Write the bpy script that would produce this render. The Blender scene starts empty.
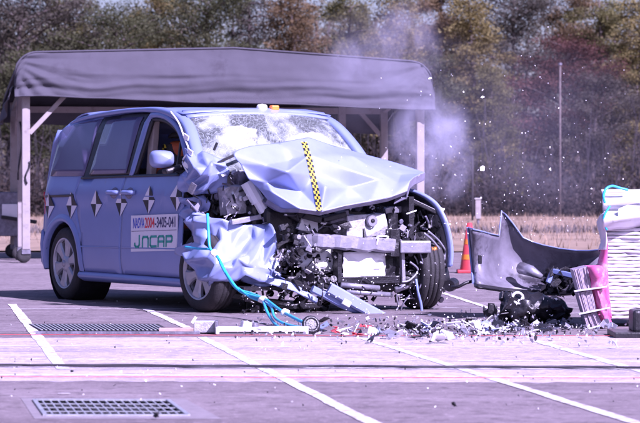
import bpy, bmesh, math, random
from mathutils import Vector, Matrix, Euler, noise
PI = math.pi
rad = math.radians
sc = bpy.context.scene
col = sc.collection
random.seed(7)

# ------------------------------------------------------------------ camera
FPX, CAMH, HORY, CX = 2700.0, 1.10, 180.0, 320.0
cam_d = bpy.data.cameras.new('camera')
cam = bpy.data.objects.new('camera', cam_d)
col.objects.link(cam)
cam.location = (0, 0, CAMH)
cam.rotation_euler = (rad(90) - math.atan((211.5 - HORY) / FPX), 0, 0)
cam_d.sensor_width = 36
cam_d.lens = FPX / 640 * 36
cam_d.clip_start = 0.5
cam_d.clip_end = 3000
cam_d.dof.use_dof = True
cam_d.dof.focus_distance = 21.2
cam_d.dof.aperture_fstop = 6.5
sc.camera = cam

# ------------------------------------------------------------------ sky, sun, exposure
SUN_AZ = math.atan2(0.66, -0.75)      # from +Y towards +X
SUN_EL = rad(40)
w = bpy.data.worlds.new('World')
sc.world = w
w.use_nodes = True
nt = w.node_tree
bg = nt.nodes['Background']
sky = nt.nodes.new('ShaderNodeTexSky')
sky.sky_type = 'NISHITA'
sky.sun_disc = False
sky.sun_elevation = SUN_EL
sky.sun_rotation = SUN_AZ
sky.air_density = 1.0
sky.dust_density = 1.6
sky.ozone_density = 1.0
nt.links.new(sky.outputs[0], bg.inputs[0])
bg.inputs[1].default_value = 0.05
sd = bpy.data.lights.new('sun', 'SUN')
sd.energy = 5.0
sd.angle = rad(0.6)
sd.color = (1.0, 0.95, 0.90)
sun = bpy.data.objects.new('sun', sd)
col.objects.link(sun)
sdir = Vector((math.sin(SUN_AZ) * math.cos(SUN_EL), math.cos(SUN_AZ) * math.cos(SUN_EL), math.sin(SUN_EL)))
sun.rotation_euler = sdir.to_track_quat('Z', 'Y').to_euler()
sun.location = (8, -8, 12)
vs = sc.view_settings
vs.view_transform = 'Standard'
vs.look = 'None'
vs.gamma = 1
vs.use_curve_mapping = False
vs.exposure = 1.2
vs.use_white_balance = True
vs.white_balance_temperature = 5400
vs.white_balance_tint = 54
sc.cycles.use_denoising = True
sc.cycles.max_bounces = 6
sc.cycles.volume_bounces = 1
sc.cycles.volume_step_rate = 2.0
sc.cycles.volume_max_steps = 128
sc.cycles.transparent_max_bounces = 12

# ------------------------------------------------------------------ survey helpers
TH = rad(30)
OX, OY = (62 - 320) / 109.0, 24.8            # ground point of the van's right rear wheel
FX, FY, LX, LY = math.sin(TH), -math.cos(TH), math.cos(TH), math.sin(TH)

def ray(px, py):
    return Vector(((px - CX) / FPX, 1.0, -(py - HORY) / FPX))

def W(px, py, Y):                             # world point at distance Y
    r = ray(px, py)
    return Vector((r.x * Y, Y, CAMH + r.z * Y))

def G(px, py, z=0.0):                         # world point on the ground
    r = ray(px, py)
    t = (z - CAMH) / r.z
    return Vector((r.x * t, t, z))

def loc(p):
    dx, dy = p.x - OX, p.y - OY
    return Vector((dx * FX + dy * FY, dx * LX + dy * LY, p.z))

def VX(px, py, x):                            # van frame, on a cross plane x
    r = ray(px, py)
    t = (x + OX * FX + OY * FY) / (r.x * FX + r.y * FY)
    return loc(Vector((t * r.x, t * r.y, CAMH + t * r.z)))

def VY(px, py, y=0.0):                        # van frame, on a lengthwise plane y
    r = ray(px, py)
    t = (y + OX * LX + OY * LY) / (r.x * LX + r.y * LY)
    return loc(Vector((t * r.x, t * r.y, CAMH + t * r.z)))

# ------------------------------------------------------------------ materials
MATS = {}

def mat(name, c, rough=0.6, metal=0.0, var=0.15, scale=8.0, bump=0.0, bscale=60.0, spec=0.5, coat=0.0,
        c2=None, alpha=1.0, objcol=False, detail=6.0, trans=0.0, dirt=None):
    if name in MATS:
        return MATS[name]
    m = bpy.data.materials.new(name)
    m.use_nodes = True
    n, l = m.node_tree.nodes, m.node_tree.links
    b = n['Principled BSDF']
    tc = n.new('ShaderNodeTexCoord')
    nz = n.new('ShaderNodeTexNoise')
    nz.inputs['Scale'].default_value = scale
    nz.inputs['Detail'].default_value = detail
    nz.inputs['Roughness'].default_value = 0.62
    l.new(tc.outputs['Object'], nz.inputs['Vector'])
    mx = n.new('ShaderNodeMix')
    mx.data_type = 'RGBA'
    cr = n.new('ShaderNodeMapRange')
    cr.inputs['From Min'].default_value = 0.33
    cr.inputs['From Max'].default_value = 0.67
    l.new(nz.outputs['Fac'], cr.inputs['Value'])
    l.new(cr.outputs[0], mx.inputs['Factor'])
    ca = tuple(max(0, v * (1 - var)) for v in c)
    cb = tuple(min(1, v * (1 + var)) for v in c) if c2 is None else c2
    mx.inputs['A'].default_value = (*ca, 1)
    mx.inputs['B'].default_value = (*cb, 1)
    out = mx.outputs['Result']
    if objcol:
        oi = n.new('ShaderNodeObjectInfo')
        m2 = n.new('ShaderNodeMix')
        m2.data_type = 'RGBA'
        m2.blend_type = 'MULTIPLY'
        m2.inputs['Factor'].default_value = 1
        l.new(out, m2.inputs['A'])
        l.new(oi.outputs['Color'], m2.inputs['B'])
        out = m2.outputs['Result']
    if dirt:                                   # (colour, scale, threshold)
        n2 = n.new('ShaderNodeTexNoise')
        n2.inputs['Scale'].default_value = dirt[1]
        n2.inputs['Detail'].default_value = 9
        n2.inputs['Roughness'].default_value = 0.7
        l.new(tc.outputs['Object'], n2.inputs['Vector'])
        r2 = n.new('ShaderNodeMapRange')
        r2.inputs['From Min'].default_value = dirt[2]
        r2.inputs['From Max'].default_value = dirt[2] + 0.12
        l.new(n2.outputs['Fac'], r2.inputs['Value'])
        m3 = n.new('ShaderNodeMix')
        m3.data_type = 'RGBA'
        l.new(r2.outputs[0], m3.inputs['Factor'])
        l.new(out, m3.inputs['A'])
        m3.inputs['B'].default_value = (*dirt[0], 1)
        out = m3.outputs['Result']
    l.new(out, b.inputs['Base Color'])
    b.inputs['Roughness'].default_value = rough
    b.inputs['Metallic'].default_value = metal
    b.inputs['Specular IOR Level'].default_value = spec
    b.inputs['Coat Weight'].default_value = coat
    b.inputs['Coat Roughness'].default_value = 0.30 if name.startswith('blue_paint') else 0.1
    b.inputs['Alpha'].default_value = alpha
    if trans:
        b.inputs['Transmission Weight'].default_value = trans
    if bump:
        bn = n.new('ShaderNodeTexNoise')
        bn.inputs['Scale'].default_value = bscale
        bn.inputs['Detail'].default_value = 5
        l.new(tc.outputs['Object'], bn.inputs['Vector'])
        bp = n.new('ShaderNodeBump')
        bp.inputs['Strength'].default_value = bump
        bp.inputs['Distance'].default_value = 0.02
        l.new(bn.outputs['Fac'], bp.inputs['Height'])
        l.new(bp.outputs['Normal'], b.inputs['Normal'])
    MATS[name] = m
    return m

M = {
    'paint': mat('blue_paint', (0.188, 0.238, 0.485), 0.42, 0.08, 0.04, 3, coat=0.45, dirt=((0.205, 0.235, 0.41), 5, 0.62)),
    'paint_torn': mat('blue_paint_torn', (0.22, 0.265, 0.495), 0.42, 0.08, 0.06, 6, coat=0.5, dirt=((0.34, 0.33, 0.38), 11, 0.66)),
    'primer': mat('panel_inside', (0.20, 0.19, 0.26), 0.6, 0.2, 0.25, 9),
    'glass_dark': mat('privacy_glass', (0.10, 0.092, 0.18), 0.14, 0.0, 0.1, 2, spec=0.5, coat=0.0),
    'black_trim': mat('black_trim', (0.016, 0.015, 0.02), 0.45, 0, 0.3, 20),
    'rubber': mat('tyre_rubber', (0.022, 0.02, 0.023), 0.75, 0, 0.3, 14, 0.25, 90, dirt=((0.07, 0.065, 0.07), 7, 0.62)),
    'alloy': mat('alloy', (0.42, 0.42, 0.47), 0.38, 0.55, 0.08, 9),
    'steel': mat('bright_steel', (0.34, 0.33, 0.39), 0.38, 0.6, 0.2, 9, 0.15, 25, dirt=((0.06, 0.055, 0.07), 9, 0.58)),
    'cast': mat('cast_aluminium', (0.42, 0.41, 0.46), 0.5, 0.4, 0.3, 20, 0.3, 80, dirt=((0.05, 0.045, 0.06), 10, 0.58)),
    'white': mat('white_plastic', (0.80, 0.79, 0.82), 0.45, 0, 0.05, 6, dirt=((0.35, 0.33, 0.38), 10, 0.66)),
    'black_part': mat('black_plastic_part', (0.012, 0.011, 0.015), 0.40, 0, 0.4, 18, 0.2, 60, dirt=((0.06, 0.055, 0.07), 16, 0.66)),
    'grey_part': mat('grey_metal_part', (0.16, 0.15, 0.19), 0.5, 0.4, 0.35, 16, 0.2, 60),
    'copper': mat('amber_part', (0.55, 0.17, 0.03), 0.4, 0, 0.2, 20),
    'cyan': mat('cyan_hose', (0.02, 0.42, 0.70), 0.4, 0, 0.1, 10),
    'red': mat('red_paint', (0.48, 0.05, 0.06), 0.45, 0, 0.15, 10),
    'taillight': mat('tail_lamp_red', (0.55, 0.02, 0.03), 0.2, 0, 0.1, 10, coat=0.6),
    'pink': mat('pink_barrier_sheet', (0.50, 0.10, 0.26), 0.55, 0, 0.25, 12, dirt=((0.50, 0.36, 0.46), 9, 0.52)),
    'mauve': mat('mauve_honeycomb_edge', (0.40, 0.33, 0.42), 0.55, 0.2, 0.15, 20),
    'white_sheet': mat('white_aluminium_sheet', (0.62, 0.60, 0.65), 0.45, 0.15, 0.08, 8, dirt=((0.36, 0.33, 0.38), 6, 0.63)),
    'canvas': mat('tent_canvas', (0.056, 0.053, 0.070), 0.85, 0, 0.10, 3, 0.25, 160, dirt=((0.040, 0.036, 0.050), 2.2, 0.6)),
    'post': mat('tent_post_paint', (0.26, 0.23, 0.23), 0.6, 0, 0.1, 6, dirt=((0.17, 0.14, 0.135), 7, 0.55)),
    'sticker_white': mat('sticker_white', (0.74, 0.70, 0.76), 0.5, 0, 0.03, 5),
    'sticker_black': mat('sticker_black', (0.015, 0.014, 0.02), 0.5, 0, 0.1, 5),
    'ink_blue': mat('ink_blue', (0.05, 0.09, 0.55), 0.5, 0, 0.03, 5),
    'ink_red': mat('ink_red', (0.75, 0.03, 0.05), 0.5, 0, 0.03, 5),
    'ink_navy': mat('ink_navy', (0.03, 0.03, 0.12), 0.5, 0, 0.03, 5),
    'ink_green': mat('ink_green', (0.0, 0.32, 0.26), 0.5, 0, 0.03, 5),
    'tape_yellow': mat('tape_yellow', (0.80, 0.60, 0.05), 0.5, 0, 0.05, 5),
    'orange': mat('orange_plastic', (0.85, 0.22, 0.02), 0.4, 0, 0.1, 8, coat=0.3),
    'seat': mat('seat_fabric', (0.05, 0.045, 0.05), 0.85, 0, 0.2, 20, 0.2, 120),
    'beige': mat('interior_trim', (0.40, 0.34, 0.33), 0.7, 0, 0.1, 12),
    'skin': mat('dummy_vinyl', (0.62, 0.14, 0.05), 0.55, 0, 0.2, 14),
    'bark': mat('bark', (0.10, 0.08, 0.075), 0.9, 0, 0.4, 10, 0.5, 30),
    'leaf': mat('leaf', (1, 1, 1), 0.7, 0, 0.0, 1.3, c2=(0.45, 0.42, 0.42), objcol=True, spec=0.25, detail=3),
    'twig': mat('twig', (0.026, 0.021, 0.026), 0.9, 0, 0.3, 6),
    'grass': mat('dry_grass', (0.23, 0.165, 0.115), 0.9, 0, 0.35, 0.9),
    'weed': mat('dark_weed', (0.11, 0.09, 0.09), 0.9, 0, 0.3, 3),
    'soil': mat('wood_floor', (0.025, 0.02, 0.02), 0.95, 0, 0.4, 1.2),
    'line': mat('road_paint', (0.62, 0.60, 0.61), 0.7, 0, 0.06, 6, dirt=((0.30, 0.26, 0.275), 11, 0.47)),
    'cable': mat('cable_black', (0.02, 0.018, 0.025), 0.6, 0, 0.3, 20),
    'grate': mat('galvanised_steel', (0.42, 0.43, 0.45), 0.4, 0.5, 0.2, 30),
    'pit': mat('pit_dark', (0.02, 0.02, 0.025), 0.9, 0, 0.3, 12),
    'pale_bulge': mat('pale_bulge_fabric', (0.50, 0.49, 0.50), 0.8, 0, 0.15, 9, 0.4, 30),
    'kerb': mat('concrete', (0.20, 0.175, 0.19), 0.85, 0, 0.15, 12, 0.3, 120),
}

def ground_mat(name, a, b, stain):
    m = bpy.data.materials.new(name)
    m.use_nodes = True
    n, l = m.node_tree.nodes, m.node_tree.links
    bs = n['Principled BSDF']
    tc = n.new('ShaderNodeTexCoord')
    def nzn(scale, det, rough, sx=1.0):
        mp = n.new('ShaderNodeMapping')
        mp.inputs['Scale'].default_value = (sx, 1, 1)
        l.new(tc.outputs['Object'], mp.inputs['Vector'])
        z = n.new('ShaderNodeTexNoise')
        z.inputs['Scale'].default_value = scale
        z.inputs['Detail'].default_value = det
        z.inputs['Roughness'].default_value = rough
        l.new(mp.outputs[0], z.inputs['Vector'])
        return z.outputs['Fac']
    def mixc(fac, A, B, lo, hi):
        r = n.new('ShaderNodeMapRange')
        r.inputs['From Min'].default_value = lo
        r.inputs['From Max'].default_value = hi
        l.new(fac, r.inputs['Value'])
        x = n.new('ShaderNodeMix')
        x.data_type = 'RGBA'
        l.new(r.outputs[0], x.inputs['Factor'])
        for s, v in (('A', A), ('B', B)):
            if isinstance(v, tuple):
                x.inputs[s].default_value = (*v, 1)
            else:
                l.new(v, x.inputs[s])
        return x.outputs['Result']
    base = mixc(nzn(1.6, 8, 0.65, 0.35), a, b, 0.35, 0.65)
    st = mixc(nzn(0.9, 9, 0.72, 0.25), base, stain, 0.55, 0.72)
    sp = mixc(nzn(85, 2, 0.6), st, tuple(v * 0.55 for v in a), 0.58, 0.72)
    sp2 = mixc(nzn(70, 2, 0.6), sp, tuple(min(1, v * 1.9) for v in b), 0.63, 0.76)
    # oil spots and tyre scuffs
    sp2 = mixc(nzn(7, 5, 0.7), sp2, tuple(v * 0.72 for v in a), 0.50, 0.66)
    sp2 = mixc(nzn(19, 4, 0.7), sp2, tuple(min(1, v * 1.35) for v in b), 0.54, 0.70)
    sp3 = mixc(nzn(2.7, 6, 0.6, 0.12), sp2, tuple(v * 0.55 for v in a), 0.60, 0.74)
    l.new(sp3, bs.inputs['Base Color'])
    bs.inputs['Roughness'].default_value = 0.85
    bs.inputs['Specular IOR Level'].default_value = 0.3
    bp = n.new('ShaderNodeBump')
    bp.inputs['Strength'].default_value = 0.5
    bp.inputs['Distance'].default_value = 0.01
    l.new(nzn(120, 3, 0.6), bp.inputs['Height'])
    l.new(bp.outputs['Normal'], bs.inputs['Normal'])
    return m

M['asphalt'] = ground_mat('worn_asphalt', (0.140, 0.113, 0.122), (0.215, 0.178, 0.19), (0.32, 0.27, 0.285))
M['track'] = ground_mat('bleached_track', (0.33, 0.285, 0.31), (0.45, 0.395, 0.425), (0.24, 0.20, 0.22))

lm = M['leaf'].node_tree
tl_n = lm.nodes.new('ShaderNodeBsdfTranslucent'); mxs = lm.nodes.new('ShaderNodeMixShader'); mxs.inputs[0].default_value = .42
pb = lm.nodes['Principled BSDF']
lm.links.new(pb.inputs['Base Color'].links[0].from_socket, tl_n.inputs['Color'])
lm.links.new(pb.outputs[0], mxs.inputs[1]); lm.links.new(tl_n.outputs[0], mxs.inputs[2])
lm.links.new(mxs.outputs[0], lm.nodes['Material Output'].inputs['Surface'])

# ------------------------------------------------------------------ mesh helpers
class MB:
    def __init__(self):
        self.v, self.f, self.m = [], [], []
    def add(self, vs_, fs, mi=0):
        o = len(self.v)
        self.v += [tuple(p) for p in vs_]
        for f in fs:
            self.f.append(tuple(i + o for i in f))
            self.m.append(mi)
        return self
    def box(self, c, s, rot=None, mi=0):
        c = Vector(c)
        R = Euler(rot).to_matrix() if rot else Matrix.Identity(3)
        h = Vector(s) / 2
        vv = [c + R @ Vector((sx * h.x, sy * h.y, sz * h.z)) for sx in (-1, 1) for sy in (-1, 1) for sz in (-1, 1)]
        return self.add(vv, [(0, 1, 3, 2), (4, 6, 7, 5), (0, 4, 5, 1), (2, 3, 7, 6), (0, 2, 6, 4), (1, 5, 7, 3)], mi)
    def beam(self, a, b, wd, ht, mi=0, up=(0, 0, 1), t2=1.0):
        a, b = Vector(a), Vector(b)
        d = (b - a).normalized()
        u = Vector(up)
        s = d.cross(u)
        if s.length < 1e-4:
            s = d.cross(Vector((1, 0, 0)))
        s.normalize()
        u = s.cross(d).normalized()
        vv = []
        for p, k in ((a, 1.0), (b, t2)):
            for (i, j) in ((-1, -1), (1, -1), (1, 1), (-1, 1)):
                vv.append(p + s * (i * wd / 2 * k) + u * (j * ht / 2 * k))
        return self.add(vv, [(3, 2, 1, 0), (4, 5, 6, 7), (0, 1, 5, 4), (1, 2, 6, 5), (2, 3, 7, 6), (3, 0, 4, 7)], mi)
    def tube(self, path, r, n=8, mi=0, caps=True):
        P = [Vector(p) for p in path]
        R = r if isinstance(r, (list, tuple)) else [r] * len(P)
        o = len(self.v)
        ref = Vector((0, 0, 1))
        for i, p in enumerate(P):
            d = (P[min(i + 1, len(P) - 1)] - P[max(i - 1, 0)])
            if d.length < 1e-9:
                d = Vector((0, 0, 1))
            d.normalize()
            s = d.cross(ref)
            if s.length < 0.05:
                s = d.cross(Vector((0.3, 1, 0)))
            s.normalize()
            u = s.cross(d)
            for k in range(n):
                a = 2 * PI * k / n
                self.v.append(tuple(p + (s * math.cos(a) + u * math.sin(a)) * R[i]))
        for i in range(len(P) - 1):
            for k in range(n):
                k2 = (k + 1) % n
                self.f.append((o + i * n + k, o + i * n + k2, o + (i + 1) * n + k2, o + (i + 1) * n + k))
                self.m.append(mi)
        if caps:
            self.f.append(tuple(o + k for k in range(n))[::-1]); self.m.append(mi)
            e = o + (len(P) - 1) * n
            self.f.append(tuple(e + k for k in range(n))); self.m.append(mi)
        return self
    def sweep(self, path, wd, ht, mi=0, up=(0, 0, 1)):
        P = [Vector(p) for p in path]
        rows = []
        for i, p in enumerate(P):
            d = (P[min(i + 1, len(P) - 1)] - P[max(i - 1, 0)]).normalized()
            s = d.cross(Vector(up)).normalized(); u = s.cross(d)
            wd_, ht_ = (wd[i], ht[i]) if isinstance(wd, list) else (wd, ht)
            c_ = min(wd_, ht_) * .25
            ring = []
            for (a, b, ca, cb) in ((-1, -1, 1, 0), (-1, -1, 0, 1), (-1, 1, 0, -1), (-1, 1, 1, 0), (1, 1, -1, 0), (1, 1, 0, -1), (1, -1, 0, 1), (1, -1, -1, 0)):
                ring.append(p + s * (a * wd_ / 2 + ca * c_) + u * (b * ht_ / 2 + cb * c_))
            rows.append(ring)
        o = len(self.v); n = 8
        for r in rows:
            self.v += [tuple(q) for q in r]
        for i in range(len(rows) - 1):
            for k in range(n):
                k2 = (k + 1) % n
                self.f.append((o + i * n + k, o + i * n + k2, o + (i + 1) * n + k2, o + (i + 1) * n + k)); self.m.append(mi)
        self.f.append(tuple(o + k for k in range(n))); self.m.append(mi)
        e = o + (len(rows) - 1) * n
        self.f.append(tuple(e + k for k in range(n))); self.m.append(mi)
        return self
    def lathe(self, prof, c=(0, 0, 0), axis=(0, 0, 1), n=24, mi=0, closed=False):
        c, ax = Vector(c), Vector(axis).normalized()
        s = ax.orthogonal().normalized()
        u = ax.cross(s)
        o = len(self.v)
        for (r, z) in prof:
            for k in range(n):
                a = 2 * PI * k / n
                self.v.append(tuple(c + ax * z + (s * math.cos(a) + u * math.sin(a)) * r))
        L = len(prof)
        for i in range(L if closed else L - 1):
            j = (i + 1) % L
            for k in range(n):
                k2 = (k + 1) % n
                self.f.append((o + i * n + k, o + i * n + k2, o + j * n + k2, o + j * n + k)); self.m.append(mi)
        return self
    def grid(self, rows, mi=0):
        o = len(self.v)
        nc = len(rows[0])
        for r in rows:
            self.v += [tuple(p) for p in r]
        for i in range(len(rows) - 1):
            for j in range(nc - 1):
                self.f.append((o + i * nc + j, o + i * nc + j + 1, o + (i + 1) * nc + j + 1, o + (i + 1) * nc + j))
                self.m.append(mi)
        return self
    def prism(self, poly, d, mi=0):              # polygon of 3D points pushed along d
        d = Vector(d)
        k = len(poly)
        P = [Vector(p) for p in poly]
        vv = P + [p + d for p in P]
        fs = [tuple(range(k))[::-1], tuple(range(k, 2 * k))] + [(i, (i + 1) % k, k + (i + 1) % k, k + i) for i in range(k)]
        return self.add(vv, fs, mi)

def obj(name, mb, mats, parent=None, smooth=False, bev=0.0, solid=0.0, off=0.0, recalc=True):
    me = bpy.data.meshes.new(name)
    me.from_pydata(mb.v, [], mb.f)
    for k in (mats if isinstance(mats, (list, tuple)) else [mats]):
        me.materials.append(M[k] if isinstance(k, str) else k)
    for p, i in zip(me.polygons, mb.m):
        p.material_index = i
    if recalc:
        b = bmesh.new(); b.from_mesh(me)
        bmesh.ops.recalc_face_normals(b, faces=b.faces)
        b.to_mesh(me); b.free()
    if smooth:
        for p in me.polygons:
            p.use_smooth = True
    return link(name, me, parent, bev, solid, off)

def link(name, me, parent=None, bev=0.0, solid=0.0, off=0.0):
    o = bpy.data.objects.new(name, me)
    col.objects.link(o)
    if parent:
        o.parent = parent
    if solid:
        s = o.modifiers.new('solid', 'SOLIDIFY'); s.thickness = solid; s.offset = off
    if bev:
        s = o.modifiers.new('bevel', 'BEVEL'); s.width = bev; s.segments = 2; s.limit_method = 'ANGLE'
    return o

def tag(o, label, cat=None, group=None, kind=None):
    if label:
        o['label'] = label
    if cat:
        o['category'] = cat
    if group:
        o['group'] = group
    if kind:
        o['kind'] = kind
    return o

def empty(name, p=(0, 0, 0), rz=0.0):
    o = bpy.data.objects.new(name, None)
    o.empty_display_size = 0.2
    col.objects.link(o)
    o.location = p
    o.rotation_euler = (0, 0, rz)
    return o

def fill_bm(loops, step=0.08):
    b = bmesh.new()
    es = []
    for lp in loops:
        vs_ = [b.verts.new((u, v, 0)) for u, v in lp]
        for i in range(len(vs_)):
            es.append(b.edges.new((vs_[i], vs_[(i + 1) % len(vs_)])))
    bmesh.ops.triangle_fill(b, use_beauty=True, use_dissolve=False, edges=es)
    us = [p[0] for lp in loops for p in lp]
    vv = [p[1] for lp in loops for p in lp]
    if step:
        for ax, lo, hi in ((0, min(us), max(us)), (1, min(vv), max(vv))):
            t = math.floor(lo / step) * step + step
            while t < hi:
                co = (t, 0, 0) if ax == 0 else (0, t, 0)
                no = (1, 0, 0) if ax == 0 else (0, 1, 0)
                bmesh.ops.bisect_plane(b, geom=b.verts[:] + b.edges[:] + b.faces[:], plane_co=co, plane_no=no, dist=1e-5)
                t += step
    return b

def sheet(name, loops, fn, mats, parent=None, step=0.08, solid=0.012, off=0.0, smooth=True, bev=0.0):
    b = fill_bm(loops, step)
    for v in b.verts:
        v.co = fn(v.co.x, v.co.y)
    bmesh.ops.recalc_face_normals(b, faces=b.faces)
    me = bpy.data.meshes.new(name)
    b.to_mesh(me); b.free()
    for k in (mats if isinstance(mats, (list, tuple)) else [mats]):
        me.materials.append(M[k] if isinstance(k, str) else k)
    if smooth:
        for p in me.polygons:
            p.use_smooth = True
    return link(name, me, parent, bev, solid, off)

def cr(p0, p1, p2, p3, t):
    return 0.5 * ((2 * p1) + (p2 - p0) * t + (2 * p0 - 5 * p1 + 4 * p2 - p3) * t * t + (3 * p1 - p0 - 3 * p2 + p3) * t ** 3)

def spline(P, n):
    P = [Vector(p) for p in P]
    out = []
    for i in range(len(P) - 1):
        a, b, c, d = P[max(i - 1, 0)], P[i], P[i + 1], P[min(i + 2, len(P) - 1)]
        for k in range(n):
            out.append(cr(a, b, c, d, k / n))
    out.append(P[-1])
    return out

def catgrid(rows, n, k=1.0):
    R = [spline(r, n) for r in rows]
    C = [spline([r[j] for r in R], n) for j in range(len(R[0]))]
    return [[C[j][i] for j in range(len(C))] for i in range(len(C[0]))]

def crease(p, freq, seed):
    q = Vector(p) * freq + Vector((seed * 3.1, seed * 1.7, seed * 5.3))
    d = noise.voronoi(q)[0]
    a = min(1.0, (d[1] - d[0]) * 2.0)
    return 0.7 * a + 0.5 * noise.noise(q * 0.7) - 0.4 * abs(noise.noise(q * 1.9))

def tri(t):
    return abs((t % 1.0) * 2 - 1)

def foldf(p, freq, seed):
    r_ = random.Random(int(seed * 1000))
    s = 0.0
    for k in range(5):
        d = Vector((r_.gauss(0, 1), r_.gauss(0, 1), r_.gauss(0, 1))).normalized()
        f = freq * r_.uniform(.3, 1.1)
        wv = .25 * noise.noise(Vector(p) * 1.6 + Vector((k, seed, 0)))
        s += (tri(p.dot(d) * f + wv + r_.random()) - .5) * (1.3 - .9 * (f / freq)) * (.5 + .8 * abs(noise.noise(Vector(p) * 2.0 + Vector((seed, k * 2, 1)))))
    return s

def crumple(g, amp, freq=4.0, seed=1.0, edge=0.4):
    nr, nc = len(g), len(g[0])
    out = []
    for i in range(nr):
        r = []
        for j in range(nc):
            a = g[min(i + 1, nr - 1)][j] - g[max(i - 1, 0)][j]
            b = g[i][min(j + 1, nc - 1)] - g[i][max(j - 1, 0)]
            nn = a.cross(b)
            if nn.length > 1e-9:
                nn.normalize()
            e = min(i, j, nr - 1 - i, nc - 1 - j)
            k = edge + (1 - edge) * min(1, e / 3)
            r.append(g[i][j] + nn * (amp * k * foldf(g[i][j], freq * .5, seed)))
        out.append(r)
    return out

def facet(name, rows, mk, parent, jit=.03, seed=1, frac=.5, n=2, levels=3, solid=.006, edge=.4):
    g = catgrid(rows, n) if n > 1 else rows
    r_ = random.Random(seed)
    nr, nc = len(g), len(g[0])
    out = []
    for i in range(nr):
        r = []
        for j in range(nc):
            a = g[min(i + 1, nr - 1)][j] - g[max(i - 1, 0)][j]
            c_ = g[i][min(j + 1, nc - 1)] - g[i][max(j - 1, 0)]
            nn = a.cross(c_)
            if nn.length > 1e-9:
                nn.normalize()
            e = edge if (i in (0, nr - 1) or j in (0, nc - 1)) else 1
            r.append(g[i][j] + nn * (r_.uniform(-1, 1) * (jit(i / (nr - 1), j / (nc - 1)) if callable(jit) else jit) * e) + (a * r_.uniform(-.16, .16) + c_ * r_.uniform(-.16, .16)) * (0 if e < 1 else 1))
        out.append(r)
    fs = []
    for i in range(nr - 1):
        for j in range(nc - 1):
            q = (i * nc + j, i * nc + j + 1, (i + 1) * nc + j + 1, (i + 1) * nc + j)
            if r_.random() < .5:
                fs += [(q[0], q[1], q[2]), (q[0], q[2], q[3])]
            else:
                fs += [(q[0], q[1], q[3]), (q[1], q[2], q[3])]
    o = obj(name, MB().add([p for r in out for p in r], fs), mk, parent, smooth=True)
    me = o.data
    at = me.attributes.new('crease_edge', 'FLOAT', 'EDGE')
    cnt = {}
    for p in me.polygons:
        for k in p.edge_keys:
            cnt[k] = cnt.get(k, 0) + 1
    for e in me.edges:
        k = tuple(sorted(e.vertices))
        at.data[e.index].value = 1.0 if cnt.get(k, 1) == 1 else (r_.uniform(.7, .95) if r_.random() < frac else r_.uniform(0, .2))
    s = o.modifiers.new('sub', 'SUBSURF'); s.levels = levels; s.render_levels = levels
    if solid:
        s = o.modifiers.new('solid', 'SOLIDIFY'); s.thickness = solid; s.offset = 0
    return o, out

def jag(rng, c, s, flat=0.12, tilt=None):                 # a thin jagged shard as a triangular / quad prism
    k = rng.choice((3, 4, 4, 5))
    R = Euler((rng.uniform(0, 6.3), rng.uniform(0, 6.3), rng.uniform(0, 6.3))).to_matrix() if tilt is None else Euler((rng.gauss(0, tilt), rng.gauss(0, tilt), rng.uniform(0, 6.3))).to_matrix()
    el = rng.uniform(0.4, 1.6)
    P = []
    for i in range(k):
        a = 2 * PI * (i + rng.uniform(-0.25, 0.25)) / k
        rr = s * rng.uniform(0.5, 1.0)
        P.append(Vector(c) + R @ Vector((rr * math.cos(a) * el, rr * math.sin(a), rr * rng.uniform(-.15, .15))))
    return P, R @ Vector((0, 0, s * flat))

# ================================================================== SETTING
# ground with a hole for the drain pit
GP = [G(34, 401), G(168, 401.5), G(188, 416.5), G(45, 416.5)]
gb = fill_bm([[(-300, 2), (300, 2), (300, 900), (-300, 900)], [(p.x, p.y) for p in GP]], 0)
gm = bpy.data.meshes.new('ground')
gb.to_mesh(gm); gb.free()
gm.materials.append(M['asphalt'])
ground = link('ground', gm)
tag(ground, 'worn grey asphalt of the test ground', kind='structure')

def strip(name, a, b, wd0, wd1, z, mk, label, kind='structure', segs=14, rag=0.006):
    a, b = Vector(a), Vector(b)
    d = (b - a); s = Vector((-d.y, d.x, 0)).normalized()
    rng = random.Random(name + str(a.x))
    rows = []
    for i in range(segs + 1):
        t = i / segs
        p = a.lerp(b, t); ww = wd0 + (wd1 - wd0) * t
        rows.append([Vector((p.x, p.y, z)) + s * (ww / 2 + rng.uniform(-rag, rag)), Vector((p.x, p.y, z)) - s * (ww / 2 + rng.uniform(-rag, rag))])
    o = obj(name, MB().grid(rows), mk)
    return tag(o, label, kind=kind)

# bleached running lane between the van and the foreground
lane_r = [[], []]
for i in range(241):
    t = i / 240; px = -900 + 2500 * t
    for k, (ya, yb) in enumerate(((341, 333), (379, 386))):
        p = G(px, ya + (yb - ya) * t)
        p.y += .10 * noise.noise(Vector((px * .04, k, 1))) + .05 * noise.noise(Vector((px * .25, k, 2))); p.z = .0012
        lane_r[k].append(p)
tl = MB().grid(lane_r)
tag(obj('test_lane', tl, 'track'), 'bleached running lane crossing in front of the van', kind='structure')

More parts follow.
